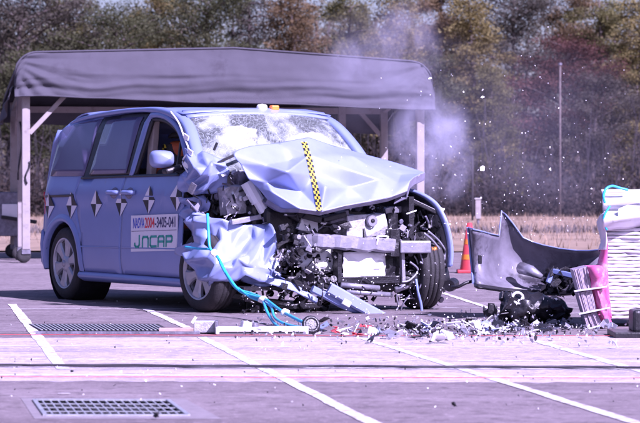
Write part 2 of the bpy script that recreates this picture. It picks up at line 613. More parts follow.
Z1 = 0.0024
cross = [(309, 307, 0.05), (346, 347.5, 0.05), (359, 361.5, 0.07), (366, 369.5, 0.05), (374.5, 377.5, 0.09)]
for k, (ya, yb, ww) in enumerate(cross):
    a, b = G(-400, ya - (yb - ya) * 0.6, Z1), G(1040, yb + (yb - ya) * 0.6, Z1)
    strip('painted_line', a, b, ww, ww, Z1, 'line', ['thin white line across the asphalt behind the van', 'thin white line just in front of the debris', 'white line crossing the lane behind the black cable', 'worn white line right under the black cable', 'broad white line nearest the camera, edged in red'][k], segs=60, rag=0.012)
diag = [((12, 304), (63, 369), 0.075, 'parking line at the far left below the rear wheel'),
        ((146, 309), (190, 329), 0.07, 'short diagonal white line under the side of the van'),
        ((201, 337), (374, 424), 0.07, 'long diagonal white line running down the middle foreground'),
        ((362, 338), (640, 424), 0.068, 'diagonal white line below the wrecked front'),
        ((533, 340), (700, 388), 0.075, 'diagonal white line below the striped barrier'),
        ((440, 292), (520, 318), 0.06, 'white line on the asphalt behind the black debris lump')]
for (a, b, ww, lb) in diag:
    strip('painted_line', G(*a, 0.0036), G(*b, 0.0036), ww, ww, 0.0036, 'line', 'white ' + lb if not lb.split()[0] in ('white',) and 'white' not in lb else lb, segs=30)
strip('painted_line', G(58, 393.5, 0.008), G(70, 393.5, 0.008), 0.03, 0.03, 0.008, 'line', 'small white dash above the drain grating', segs=4)

# cables lying across the lane
def cable(name, ya, yb, r, mk, label, amp, seed):
    rng = random.Random(seed)
    pts = []
    for i in range(121):
        t = i / 120
        px = -300 + 1240 * t
        p = G(px, ya + (yb - ya) * t)
        p.y += amp * noise.noise(Vector((px * 0.013, seed, 0))) + amp * 0.4 * noise.noise(Vector((px * 0.05, seed, 3)))
        p.z = r + 0.008
        pts.append(p)
    return tag(obj(name, MB().tube(pts, r, 6), mk, smooth=True), label, 'cable')
cable('cable', 366.5, 371.5, 0.008, 'cable', 'black cable snaking across the whole foreground lane', 0.07, 2)
cable('cable', 367.5, 371, 0.005, 'cable', 'thinner dark cable twisted along the black cable', 0.12, 5)
cable('cord', 378, 380.5, 0.002, 'red', 'thin red cord along the broad white line nearest the camera', 0.03, 8)
cable('cord', 335.5, 338, 0.002, 'red', 'thin red cord stretched just in front of the debris', 0.04, 11)

# drain grating
dg = empty('drain_grating', G(110, 409))
def rel(p):
    return p - dg.location
zt = 0.0015
c = [Vector((p.x, p.y, zt)) - Vector((dg.location.x, dg.location.y, 0)) for p in GP]
ctr = sum(c, Vector()) / 4
outer = [ctr + (p - ctr) * 1.0 for p in c]
ux = (c[1] - c[0]).normalized(); uy = (c[3] - c[0]).normalized()
outer = [c[0] - ux * .06 - uy * .16, c[1] + ux * .10 - uy * .16, c[2] + ux * .14 + uy * .16, c[3] - ux * .06 + uy * .16]
fr = MB()
for i in range(4):
    j = (i + 1) % 4
    fr.add([outer[i], outer[j], c[j], c[i]], [(0, 1, 2, 3)])
    fr.add([c[i], c[j], c[j] + Vector((0, 0, -.35)), c[i] + Vector((0, 0, -.35))], [(0, 1, 2, 3)], 1)
fr.add([p + Vector((0, 0, -.35)) for p in c], [(0, 1, 2, 3)], 1)
obj('concrete_frame', fr, ['kerb', 'pit'], dg)
rimb = MB()
for i in range(4):
    rimb.beam(c[i] + Vector((0, 0, .004)), c[(i + 1) % 4] + Vector((0, 0, .004)), 0.02, 0.008)
obj('steel_rim', rimb, 'grate', dg)
def lerp4(u, v):
    return c[0].lerp(c[1], u).lerp(c[3].lerp(c[2], u), v)
for i in range(1, 17):
    obj('cross_bar', MB().beam(lerp4(i / 17, 0.01), lerp4(i / 17, .99), 0.007, 0.006), 'grate', dg)
for i in range(1, 4):
    obj('long_bar', MB().beam(lerp4(0.005, i / 4) + Vector((0, 0, .002)), lerp4(.995, i / 4) + Vector((0, 0, .002)), 0.014, 0.004), 'grate', dg)
tag(dg, 'steel drain grating in a concrete frame at the lower left', 'drain grating')

# slotted channel cover at the left, along the tow rail
sc_o = empty('slotted_channel_cover', G(95, 328))
bp = MB(); bp2 = MB()
for i in range(30):
    u = i / 29
    a, b = G(32 + u * 122, 324.5, .012) - sc_o.location, G(42 + u * 122, 330, .012) - sc_o.location
    bp.beam(a, b, 0.013, 0.004)
obj('slat', bp, 'grate', sc_o)['kind'] = 'stuff'
bp2.add([G(28, 323.8, .006) - sc_o.location, G(158, 323.8, .006) - sc_o.location, G(172, 331.2, .006) - sc_o.location, G(40, 331.2, .006) - sc_o.location], [(0, 1, 2, 3)])
obj('trough', bp2, 'pit', sc_o)
obj('edge_rail', MB().beam(G(36, 333, .012) - sc_o.location, G(200, 333.2, .012) - sc_o.location, .05, .022), 'grey_part', sc_o, bev=.004)
tag(sc_o, 'slotted steel channel cover set in the asphalt at the left', 'channel cover')
strip('tow_groove', G(-500, 331.5, .012), G(190, 331.8, .012), .03, .03, .012, 'pit', 'dark tow groove in the asphalt at the left', segs=8, rag=.002)

# field of dry grass beyond the asphalt
fy0, fy1 = 41.0, 73.0
rows = []
for i in range(17):
    y = fy0 + (fy1 - fy0) * i / 16
    rows.append([Vector((-45 + 3 * j, y + (0.3 * noise.noise(Vector((j, 0, 1))) if i == 0 else 0), 0.02 + 0.10 * (i > 0) + 0.06 * noise.noise(Vector((j * .7, i * .6, 4))))) for j in range(31)])
tag(obj('field', MB().grid(rows), 'grass', smooth=True), 'strip of dry tan grass before the wood', kind='structure')
g = MB(); rng = random.Random(3)
for i in range(15000):
    y = fy0 + (fy1 - fy0) * rng.random() ** 0.75
    x = rng.uniform(-0.17, 0.17) * y
    h = rng.uniform(.06, .20); a = rng.uniform(0, PI); lw = .012
    bx, by = math.cos(a) * lw, math.sin(a) * lw
    lean = (rng.uniform(-.5, .5) * h, rng.uniform(-.5, .5) * h)
    g.add([(x - bx, y - by, .05), (x + bx, y + by, .05), (x + lean[0], y + lean[1], .08 + h)], [(0, 1, 2)])
tag(obj('dry_grass', g, 'grass', recalc=False), 'dry tan grass blades covering the field', 'grass', kind='stuff')
g = MB()
for i in range(5200):
    x = rng.uniform(-13, 13); y = rng.gauss(50.5, .5)
    if noise.noise(Vector((x * .9, 0, 7))) < -0.25:
        continue
    h = rng.uniform(.06, .2); a = rng.uniform(0, PI); lw = .03
    bx, by = math.cos(a) * lw, math.sin(a) * lw
    g.add([(x - bx, y - by, .06), (x + bx, y + by, .06), (x + rng.uniform(-.1, .1), y, .1 + h)], [(0, 1, 2)])
tag(obj('weeds', g, 'weed', recalc=False), 'low row of dark weeds along the field', 'weeds', kind='stuff')

# wooded bank
rows = []
for i in range(13):
    y = 73 + i * 6
    z = 0.1 + 4.2 * (i / 12) ** 1.1
    rows.append([Vector((-60 + 5 * j, y, z + .4 * noise.noise(Vector((j * .5, i * .5, 9))))) for j in range(25)])
tag(obj('wooded_bank', MB().grid(rows), 'soil', smooth=True), 'dark rising ground under the wood', kind='structure')

# ------------------------------------------------------------------ trees
def tree_proto(seed, H, R, kind):
    rng = random.Random(seed)
    tr = MB(); cw = MB()
    bend = Vector((rng.uniform(-.3, .3), rng.uniform(-.2, .2), 0))
    tp = [Vector((bend.x * (t ** 2), bend.y * t, H * .97 * t)) for t in [i / 8 for i in range(9)]]
    tr.tube(tp, [0.11 * (1 - .85 * i / 8) for i in range(9)], 7)
    nb = {'cedar': 46, 'broad': 34, 'plume': 40}[kind]
    for b in range(nb):
        t = {'cedar': .15 + .85 * (b / nb), 'broad': .28 + .7 * rng.random() ** .8, 'plume': .12 + .85 * rng.random() ** .7}[kind]
        base = Vector((bend.x * t * t, bend.y * t, H * .97 * t))
        az = b * 2.4 + rng.uniform(-.4, .4)
        if kind == 'cedar':
            L = R * (1.12 - .9 * t) * rng.uniform(.65, 1.15); up = .35 - .1 * t
        elif kind == 'broad':
            L = R * math.sqrt(max(.08, 1 - ((t - .58) / .46) ** 2)) * rng.uniform(.6, 1.1); up = .55
        else:
            L = R * (1.0 - .55 * t) * rng.uniform(.6, 1.25); up = .9
        d = Vector((math.cos(az), math.sin(az), up)).normalized()
        pts = []
        for k in range(5):
            s = k / 4
            sag = {'cedar': -.25, 'broad': -.12, 'plume': -.75}[kind] * L * s * s
            pts.append(base + d * (L * s) + Vector((rng.uniform(-.06, .06), rng.uniform(-.06, .06), sag)))
        tr.tube(pts, [.03 * (1 - .8 * k / 4) for k in range(5)], 4)
        nl = int(520 * (0.5 + L / R))
        for q in range(nl):
            s = rng.random() ** .6
            i = min(3, int(s * 4)); f = s * 4 - i
            p = pts[i].lerp(pts[i + 1], f)
            sp = {'cedar': .17, 'broad': .26, 'plume': .15}[kind] * (1.15 - .4 * s) * (H / 6)
            p = p + Vector((rng.gauss(0, sp), rng.gauss(0, sp), rng.gauss(0, sp * .62)))
            ll = rng.uniform(.035, .095) * (1.5 if kind == 'plume' else 1); lw = ll * (rng.uniform(.12, .24) if kind == 'plume' else rng.uniform(.25, .45))
            a = d + Vector((rng.gauss(0, .7), rng.gauss(0, .7), rng.gauss(-.25, .6)))
            a.normalize()
            u = a.cross(Vector((rng.gauss(0, 1), rng.gauss(0, 1), rng.gauss(0, 1))))
            if u.length < .01:
                continue
            u.normalize()
            cw.add([p - u * lw, p + a * ll * .6 - u * lw * .2, p + a * ll, p + u * lw + a * ll * .3], [(0, 1, 2, 3)])
    mt = bpy.data.meshes.new('trunk'); mt.from_pydata(tr.v, [], tr.f); mt.materials.append(M['bark'])
    mc = bpy.data.meshes.new('crown'); mc.from_pydata(cw.v, [], cw.f); mc.materials.append(M['leaf'])
    return mt, mc
protos = [tree_proto(11, 6.2, 1.9, 'cedar'), tree_proto(12, 6.0, 1.9, 'broad'), tree_proto(13, 6.3, 1.8, 'plume'),
          tree_proto(14, 5.6, 1.7, 'cedar'), tree_proto(15, 5.0, 1.8, 'broad')]
OLIVE, BROWN, DARK, RUST, GOLD, MURK = (.205, .195, .075, 1), (.215, .155, .080, 1), (.105, .115, .055, 1), (.135, .062, .050, 1), (.265, .225, .085, 1), (.125, .115, .090, 1)
trees = [  # photo x, distance, height, prototype, colour, label
    (8, 77, 6.9, 4, MURK, 'murky purple-grey broad tree behind the left end of the tent'),
    (62, 79, 6.9, 2, OLIVE, 'feathery olive tree rising over the rounded left corner of the tent'),
    (112, 76, 5.9, 1, DARK, 'dark green bushy tree second from the tent left corner'),
    (160, 80, 7.0, 2, GOLD, 'pale golden plumed tree against the sky gap above the tent'),
    (205, 77, 6.7, 1, DARK, 'dark evergreen over the left half of the tent ridge'),
    (250, 80, 7.4, 0, MURK, 'tall murky conifer just right of the tent apex'),
    (300, 77, 6.6, 3, BROWN, 'brownish conifer over the right half of the tent roof'),
    (345, 80, 6.9, 2, OLIVE, 'olive plumed tree left of the thin smoke over the tent'),
    (396, 76, 6.7, 0, GOLD, 'golden green conifer above the right corner of the tent'),
    (440, 78, 7.2, 2, BROWN, 'rusty brown plumed tree just right of the tent'),
    (478, 76, 6.3, 3, GOLD, 'golden brown cedar right of the smoke'),
    (512, 79, 6.6, 1, MURK, 'dull violet grey tree left of the red tree'),
    (558, 75.5, 4.9, 4, RUST, 'dark red tree behind the thin wooden pole'),
    (577, 81, 7.1, 2, BROWN, 'brown plumed tree showing above and right of the dark red tree'),
    (604, 78, 6.5, 2, OLIVE, 'olive plumed tree above the striped barrier'),
    (640, 76, 6.4, 0, GOLD, 'golden green conifer at the right edge of the photo'),
    (496, 75, 4.3, 3, OLIVE, 'low grey green cedar in front of the violet grey tree'),
    (590, 75, 3.9, 4, MURK, 'low murky bush tree right of the thin pole'),
    (430, 75, 4.4, 4, DARK, 'low dark tree behind the grey smoke beside the tent'),
    (40, 75, 4.6, 4, DARK, 'low dark bush tree seen between the left tent posts'),
]
rng = random.Random(21)
for (px, D, H, k, c_, lb) in trees:
    root = empty('tree', (ray(px, 180).x * D, D, 0.05), rng.uniform(0, 6.28))
    s = H / {0: 6.2, 1: 6.0, 2: 6.3, 3: 5.6, 4: 5.0}[k]
    root.scale = (s * rng.uniform(.95, 1.15), s * rng.uniform(.95, 1.15), s)
    link('trunk', protos[k][0], root)
    cwn = link('crown', protos[k][1], root)
    cwn.color = c_
    tag(root, lb, 'tree', 'trees at the front of the wood')
# the wood behind as one mass
g = MB(); rng = random.Random(5)
for i in range(95):
    D = rng.uniform(82, 104)
    x = rng.uniform(-.19, .19) * D
    z0 = 0.1 + 4.2 * ((D - 73) / 72) ** 1.1
    top = (0.0600 + 0.010 * noise.noise(Vector((x / D * 28, 1.5, D * .02)))) * D + 1.1
    if rng.random() < .25:
        top *= .8
    for q in range(900):
        t = rng.random() ** .8
        rr = 2.3 * (1.05 - .75 * t)
        a = rng.uniform(0, 2 * PI)
        rrr = rr * math.sqrt(rng.random())
        p = Vector((x + rrr * math.cos(a), D + rrr * math.sin(a), z0 + (top - z0) * t + rng.gauss(0, .15)))
        u = Vector((rng.gauss(0, 1), rng.gauss(0, 1), rng.gauss(0, 1))).normalized()
        v = u.orthogonal().normalized()
        s = rng.uniform(.05, .11)
        g.add([p - u * s, p + v * s * .5, p + u * s, p - v * s * .5], [(0, 1, 2, 3)])
    g.tube([(x, D, z0), (x + .2, D, top * .95)], [.14, .03], 5, 1)
wd = obj('distant_wood', g, ['leaf', 'bark'], recalc=False)
wd.color = (.125, .110, .066, 1)
tag(wd, 'dense dark mixed wood behind the front trees', 'wood', kind='stuff')
g = MB(); rng = random.Random(55)  # trees out of view on the left, added to dim sky light on the van
for i in range(70):
    x = rng.uniform(-44, -27); y = -25 + 100 * i / 70 + rng.uniform(-2, 2); top = rng.uniform(6.5, 10)
    for q in range(260):
        t = rng.random() ** .8
        rr = 2.8 * (1.05 - .7 * t) * math.sqrt(rng.random()); a = rng.uniform(0, 2 * PI)
        p = Vector((x + rr * math.cos(a), y + rr * math.sin(a), top * t))
        u = Vector((rng.gauss(0, 1), rng.gauss(0, 1), rng.gauss(0, 1))).normalized(); v = u.orthogonal().normalized(); s = rng.uniform(.25, .5)
        g.add([p - u * s, p + v * s * .6, p + u * s, p - v * s * .6], [(0, 1, 2, 3)])
    g.tube([(x, y, 0), (x + .2, y, top * .95)], [.16, .03], 5, 1)
sw_ = obj('shading_wood', g, ['leaf', 'bark'], recalc=False)
sw_.color = (.05, .046, .034, 1)
tag(sw_, 'dark unseen wood added at the left to cut light on the van side', 'wood', kind='stuff')
# bare scrub along the edge of the wood
g = MB(); rng = random.Random(9)
for i in range(420):
    D = rng.uniform(72.2, 76)
    x = rng.uniform(-.18, .18) * D
    h = rng.uniform(1.2, 3.8)
    lean = Vector((rng.gauss(0, .25), rng.gauss(0, .2), 1)).normalized()
    p0 = Vector((x, D, .05)); pts = [p0 + lean * (h * k / 3) + Vector((rng.gauss(0, .06), 0, 0)) for k in range(4)]
    r0 = rng.uniform(.010, .028)
    g.tube(pts, [r0, r0 * .8, r0 * .55, r0 * .25], 4, caps=False)
    for q in range(rng.randint(3, 6)):
        s = rng.uniform(.3, .9); b0 = p0 + lean * (h * s)
        g.tube([b0, b0 + Vector((rng.gauss(0, .35), rng.gauss(0, .2), rng.uniform(.2, .8)))], [r0 * .45, r0 * .15], 3, caps=False)
tag(obj('bare_scrub', g, 'twig', recalc=False), 'tangle of bare stems along the edge of the wood', 'scrub', kind='stuff')
g = MB()
for i in range(26000):
    D = rng.uniform(71.5, 74.5); x = rng.uniform(-.18, .18) * D
    hh = .45 + .5 * noise.noise(Vector((x * .8, D, 2)))
    p = Vector((x, D, abs(rng.gauss(0, .62)) * max(.25, hh) * 2.2 + .05))
    u = Vector((rng.gauss(0, 1), rng.gauss(0, 1), rng.gauss(0, 1))).normalized(); v = u.orthogonal().normalized(); s = rng.uniform(.04, .10)
    g.add([p - u * s, p + v * s * .5, p + u * s, p - v * s * .5], [(0, 1, 2, 3)])
ub = obj('undergrowth', g, 'leaf', recalc=False); ub.color = (.050, .038, .034, 1)
tag(ub, 'brownish undergrowth where the field meets the wood', 'undergrowth', kind='stuff')

# thin pole and meter box in the field
po = empty('thin_pole', G(560, 222))
obj('shaft', MB().tube([(0, 0, 0), (0, 0, (222 - 65) / FPX * po.location.y)], [.03, .024], 8), 'bark', po, smooth=True)
obj('cap', MB().lathe([(.0, .06), (.05, .05), (.055, 0), (.0, -.005)], (0, 0, (222 - 65) / FPX * po.location.y), n=10), 'grey_part', po)
tag(po, 'thin pale pole standing at the edge of the wood', 'pole')
mb_ = empty('meter_box', G(478, 231))
k = mb_.location.y / FPX
obj('post', MB().tube([(0, 0, 0), (0, 0, 14 * k)], .03, 8), 'grey_part', mb_)
obj('box', MB().box((0, 0, 22 * k), (5.5 * k, .12, 20 * k)), 'post', mb_, bev=.01)
obj('lid', MB().box((0, 0, 32.4 * k), (6.6 * k, .16, .8 * k)), 'white_sheet', mb_, bev=.005)
tag(mb_, 'small white meter box on a post at the edge of the field', 'meter box')
po2 = empty('thin_pole', G(472.5, 226))
obj('shaft', MB().tube([(0, 0, 0), (0, 0, (226 - 155) / FPX * po2.location.y)], [.03, .022], 8), 'twig', po2, smooth=True)
tag(po2, 'short dark stake standing left of the white meter box', 'pole')

# ================================================================== TENT
tent = empty('canvas_tent', (-3.9, 35.8, 0), rad(10))
TW, TD = 5.34, 2.5
ZE, ZA, ZB = 2.70, 2.865, 2.21
def ztop(u):                                   # outline of the front gable, u in 0..TW (with rounded ends)
    a = 0.52 * TW
    ze = 2.785 if u < a else ZE
    z = ze + (ZA - ze) * (1 - abs(u - a) / (a if u < a else TW - a))
    e = min(u + .16, TW + .16 - u)
    if e < .30:
        z -= .30 - math.sqrt(max(0, .30 ** 2 - (.30 - e) ** 2))
    return z
us = [-.16 + (TW + .32) * i / 150 for i in range(151)]
def hang(u, k):                                # bottom hem
    return ZB - .15 * max(0, u) / TW + .008 * math.sin(u * 2.3 + k) + .012 * noise.noise(Vector((u * 2, k, 0)))
rows = []
for j in range(41):
    t = j / 40
    r = []
    for u in us:
        zt_, zb_ = ztop(u), hang(u, 0)
        z = zt_ + (zb_ - zt_) * t
        out = -.09 - .22 * min(t, .5) - .02 * max(0, t - .5)
        ss = max(0, min(1, (t - .46) / .12))
        ph = .7 * noise.noise(Vector((u * .42, 0, 3))) + .25 * noise.noise(Vector((u * 1.7, 0, 9)))
        e = min(1, max(0, min(u, TW - u)) / 1.2)
        fold = ss * (.050 * (tri(z * 4.3 + .13 * u + ph) - .5) + .022 * (tri(z * 9.1 - .22 * u + 1.4 * ph) - .5)) * (.55 + .6 * abs(noise.noise(Vector((u * .6, 1, 1)))))
        fold += .018 * noise.noise(Vector((u * 1.2, z * 5, 2))) + .006 * noise.noise(Vector((u * 6, z * 9, 2)))
        fold += (1 - e) * .05 * (tri(math.atan2(z - ZE, min(u, TW - u) + .25) * 3.1) - .5)
        r.append(Vector((u, out + fold, z)))
    rows.append(r)
fv = obj('front_valance', MB().grid(rows), 'canvas', tent, smooth=True, solid=.006)
obj('top_hem', MB().tube([p + Vector((0, -.008, .004)) for p in rows[0]], .014, 5), 'canvas', fv, smooth=True)
obj('bottom_hem', MB().tube([p + Vector((0, -.004, 0)) for p in rows[-1]], .011, 5), 'canvas', fv, smooth=True)
rows = []
for j in range(17):
    v = -.09 + (TD + .18) * j / 16
    rows.append([Vector((u, v, ztop(u) - .30 * max(0, v) / TD - .012 * math.sin(PI * ((v * 1.6) % 1)) + .006)) for u in us])
obj('roof_canvas', MB().grid(rows), 'canvas', tent, smooth=True, solid=.006)
for sx, nm in ((-.17, 0), (TW + .17, 1)):
    rows = []
    for j in range(13):
        t = j / 12
        r = []
        for i in range(31):
            v = -.1 + (TD + .2) * i / 30
            zb_ = 2.20 - .42 * (i / 30) + .04 * math.sin(v * 3.2 + nm)
            zq = ZE - .34 - .30 * (i / 30); z = zq + (zb_ - zq) * t
            r.append(Vector((sx + (.04 * noise.noise(Vector((v * 2, z * 3, nm + 4))) + .03 * math.sin(v * 7) * t) + (-.05 if nm == 0 else .05) * t, v, z)))
        rows.append(r)
    obj('side_valance', MB().grid(rows), 'canvas', tent, smooth=True, solid=.006)
rows = [[Vector((u, TD + .1 + .03 * noise.noise(Vector((u * 2, t, 8))), ztop(u) - .32 + (hang(u, 3) - .3 - ztop(u) + .32) * t)) for u in us] for t in (0, .33, .66, 1)]
obj('rear_valance', MB().grid(rows), 'canvas', tent, smooth=True, solid=.006)
for (u, v) in ((0, 0), (TW, 0), (0, TD), (TW, TD), (TW - .62, TD), (.02, TD * .5)):
    obj('post', MB().box((u, v, .18 + ((2.50 - .3 * v / TD) - .18) / 2), (.105, .105, 2.50 - .3 * v / TD - .18)), 'post', tent, bev=.008)
    cs = obj('caster', MB().box((u, v, .15), (.12, .09, .07)), 'grey_part', tent, bev=.006)
    obj('caster_wheel', MB().lathe([(.0, -.03), (.05, -.03), (.09, -.025), (.10, 0), (.09, .025), (.05, .03), (.0, .03)], (u - .03, v, .10), (0, 1, 0), 16), 'rubber', cs, smooth=True)
for v in (0, TD):
    obj('beam', MB().beam((.05, v, 2.40 - .3 * v / TD), (TW - .05, v, 2.40 - .3 * v / TD), .07, .09), 'post', tent, bev=.006)
for u in (0, TW):
    obj('beam', MB().beam((u, .05, 2.42), (u, TD - .05, 2.12), .07, .09), 'post', tent, bev=.006)
for (a, b) in (((.05, .02, 1.72), (.65, .02, 2.36)), ((.03, TD - .1, 1.75), (.03, TD - .7, 2.38)), ((TW - .05, TD, 1.75), (TW - .6, TD, 2.36))):
    obj('brace', MB().beam(a, b, .06, .06), 'post', tent, bev=.004)
for q, (u, v, z0, z1) in enumerate(((.0, TD * .5 - .07, 1.1, 1.9), (.02, -.07, 1.05, 1.35))):
    pts = [Vector((u + .03 * math.sin(5 * t + q), v, z1 + (z0 - z1) * t)) for t in [i / 9 for i in range(10)]]
    obj('tie_cord', MB().tube(pts, .012, 5), 'cable', tent, smooth=True)
tag(tent, 'grey canvas roofed tent on white wheeled posts behind the van', 'tent')

# equipment box left of the van, with its arm
eq = empty('equipment_cart', G(8, 258))
D = eq.location.y; k = D / FPX
def ql(px, py, dy=0):
    return W(px, py, D + dy) - eq.location
obj('cabinet', MB().box(ql(5, 214), (30 * k, .4, 44 * k)), 'grey_part', eq, bev=.015)
obj('front_panel', MB().box(ql(10, 211, -.22), (16 * k, .03, 14 * k)), 'white_sheet', eq, bev=.006)
for sx in (-7, 16):
    obj('leg', MB().beam(ql(sx, 236), ql(sx, 259), .05, .05, up=(0, 1, 0)), 'grey_part', eq)
obj('arm', MB().beam(ql(2, 217, -.26), ql(36, 222, -.5), .05, .05), 'black_part', eq, bev=.006)
tag(eq, 'grey equipment cabinet with a black arm behind the rear bumper', 'cabinet')

# traffic cone
cn = empty('traffic_cone', G(469.5, 273))
k = cn.location.y / FPX
hC = 50 * k
obj('base', MB().box((0, 0, .02), (.30, .30, .04)), 'red', cn, bev=.012)
ck = obj('cone_body', MB().lathe([(.115, .04), (.03, hC), (.0, hC + .003)], n=20), 'red', cn, smooth=True)
for z in (.16, .34):
    r = lambda q: .115 + (.03 - .115) * (q - .04) / (hC - .04) + .003
    obj('band', MB().lathe([(r(z), z), (r(z + .06), z + .06)], n=20), 'orange', ck, smooth=True)
tag(cn, 'red traffic cone between the wrecked front and the torn bumper', 'cone')
# ================================================================== VAN
van = empty('van', (OX, OY, 0), -(PI / 2 - TH))
tag(van, 'blue minivan with its front crushed in a crash test', 'van')
WID = 1.80
BELT = 1.12
def yside(x, z):
    if z >= BELT:
        y = .05 + (z - BELT) * .22 + max(0, z - 1.55) ** 2 * 2.2
    elif z >= .98:
        y = .05 * ((z - .98) / .14) ** .8
    elif z >= .90:
        y = .018 * (.98 - z) / .08
    else:
        y = .018 - .022 * math.sin(min(1, (.90 - z) / .45) * PI / 2) + max(0, .42 - z) ** 2 * 1.1
    if x < -.30:
        y += (x + .30) ** 2 * 1.3
    return y
def R_(dy=0.0):
    return lambda x, z: Vector((x, yside(x, z) + dy, z))
def L_(dy=0.0):
    return lambda x, z: Vector((x, WID - yside(x, z) - dy, z))
def arc(cx, cz, r, a0, a1, n):
    return [(cx + r * math.cos(a0 + (a1 - a0) * i / n), cz + r * math.sin(a0 + (a1 - a0) * i / n)) for i in range(n + 1)]
# rear wheel arch centred on the axle
ARC = .385
arch = arc(0, .335, ARC, rad(-12), rad(192), 16)
roofline = [(-.355, 1.50), (-.30, 1.575), (-.18, 1.625), (.06, 1.665), (.5, 1.70), (.91, 1.717), (1.30, 1.722)]
quarter = [(-.62, .36), (-.63, .5), (-.60, .7), (-.555, .95), (-.455, 1.12)] + roofline + [(1.30, 1.675), (.55, 1.655), (.32, 1.12), (.275, .98), (.30, .82), (.42, .60)]
quarter += [p for p in arch if p[0] > -.5 and p[1] > .40] + [(-.40, .36)]
door_s = [(.335, 1.115), (1.235, 1.135), (1.235, .26), (.47, .26), (.43, .60), (.31, .82), (.287, .98)]
door_f = [(1.25, 1.135), (2.30, 1.15), (2.42, 1.10), (2.42, .27), (1.25, .26)]
trim = [(.50, 1.665), (1.0, 1.69), (1.44, 1.695), (1.36, 1.13), (.36, 1.118)]
glass_q = [(-.33, 1.545), (-.24, 1.585), (.06, 1.625), (.50, 1.655), (.375, 1.135), (-.36, 1.135)]
glass_s = [(.63, 1.635), (1.0, 1.655), (1.33, 1.657), (1.25, 1.16), (.50, 1.15)]
frameback = [(1.435, 1.69), (1.52, 1.70), (1.40, 1.14), (1.33, 1.14)]
sill = [(.36, .27), (2.42, .265), (2.42, .20), (.40, .19)]
for side, FN in ((0, R_), (1, L_)):
    q = sheet('quarter_panel', [quarter], FN(), 'paint', van, solid=.014)
    ds = sheet('sliding_door', [door_s], FN(), 'paint', van, solid=.016)
    sheet('crease_line', [[(.36, .505), (1.225, .512), (1.225, .500), (.37, .493)]], FN(-.010), 'paint', ds, solid=.006)
    df = sheet('front_door', [door_f], FN(), 'paint', van, solid=.016)
    sheet('crease_line', [[(1.26, .512), (2.40, .525), (2.40, .513), (1.26, .500)]], FN(-.010), 'paint', df, solid=.006)
    sheet('window_trim', [trim], FN(-.009), 'black_trim', van, solid=.006)
    sheet('rear_window', [glass_q], FN(-.013), 'glass_dark', van, solid=.005, step=.2)
    sheet('sliding_door_window', [glass_s], FN(-.017), 'glass_dark', ds, solid=.005, step=.2)
    sheet('door_frame', [frameback], FN(-.012), 'paint', df, solid=.02)
    sheet('belt_seal', [[(.34, 1.128), (2.28, 1.158), (2.28, 1.138), (.34, 1.110)]], FN(-.016), 'black_trim', van, solid=.012)
    sheet('sill', [sill], lambda x, z, f=FN: f(-.012 - .04 * math.sin((.27 - z) / .08 * PI))(x, z), 'paint', van, step=.02, solid=.012)
    # arch lip
    rows = []
    for (r, dy) in ((.380, .03), (.384, -.012), (.40, -.028), (.425, -.026), (.455, -.008)):
        rows.append([FN(dy)(x, z) for (x, z) in arc(0, .335, r, rad(-8), rad(188), 28)])
    obj('wheel_arch', MB().grid(rows), 'paint', van, smooth=True)
    obj('arch_liner', MB().lathe([(.37, .03), (.37, .34), (.05, .34)], (0, 0 if side == 0 else WID, .335), (0, 1 if side == 0 else -1, 0), 28), 'black_trim', van)
    # sliding track, handles, tail lamp
    sheet('door_track', [[(-.50, .955), (.25, .97), (.25, .948), (-.50, .935)]], FN(-.010), 'black_trim', van, solid=.008)
    for dd, (xa, xb) in ((ds, (.98, 1.21)), (df, (1.28, 1.52))):
        hh = MB()
        pts = []
        for i in range(7):
            x = xa + (xb - xa) * i / 6
            pts.append(FN(-.035 if 0 < i < 6 else -.004)(x, .99))
        hh.tube(pts, .020, 8)
        obj('handle', hh, 'paint', dd, smooth=True)
        cup = [(.5 * (xa + xb) + .075 * math.cos(a), .985 + .05 * math.sin(a)) for a in [i * PI / 6 for i in range(12)]]
        sheet('handle_cup', [cup], FN(-.0095), 'primer', dd, solid=.004)
    sheet('tail_lamp', [[(-.60, .78), (-.54, .98), (-.49, .99), (-.535, .78)]], FN(-.012), 'taillight', van, solid=.014)
    bx = [(-.66, .30), (-.66, .62), (-.42, .62), (-.395, .36), (-.40, .27)]
    sheet('rear_bumper_corner', [bx], lambda x, z, f=FN: f(-.02)(x, z), 'paint', van, solid=.02)
# roof
rows = []
for i in range(25):
    x = -.33 + (2.10 + .33) * i / 24
    ze = 1.50 + (1.72 - 1.50) * (1 - (1 - min(1, (x + .355) / .55)) ** 2.2) if x < .2 else (1.685 + .037 * min(1, (x - .2) / .9))
    if x > 1.3:
        ze -= (x - 1.3) ** 2 * .07
    ye = .205 if x > 0 else .205
    r = []
    for j in range(21):
        t = j / 20
        y = ye - .035 + (WID - 2 * ye + .07) * t
        zc = .028 * (1 - (2 * t - 1) ** 4)
        r.append(Vector((x + (.10 * (1 - (2 * t - 1) ** 2) if x > 1.5 else 0) * (x - 1.5) / .6, y, ze + zc - .012)))
    rows.append(r)
obj('roof', MB().grid(rows), 'paint', van, smooth=True, solid=.012)
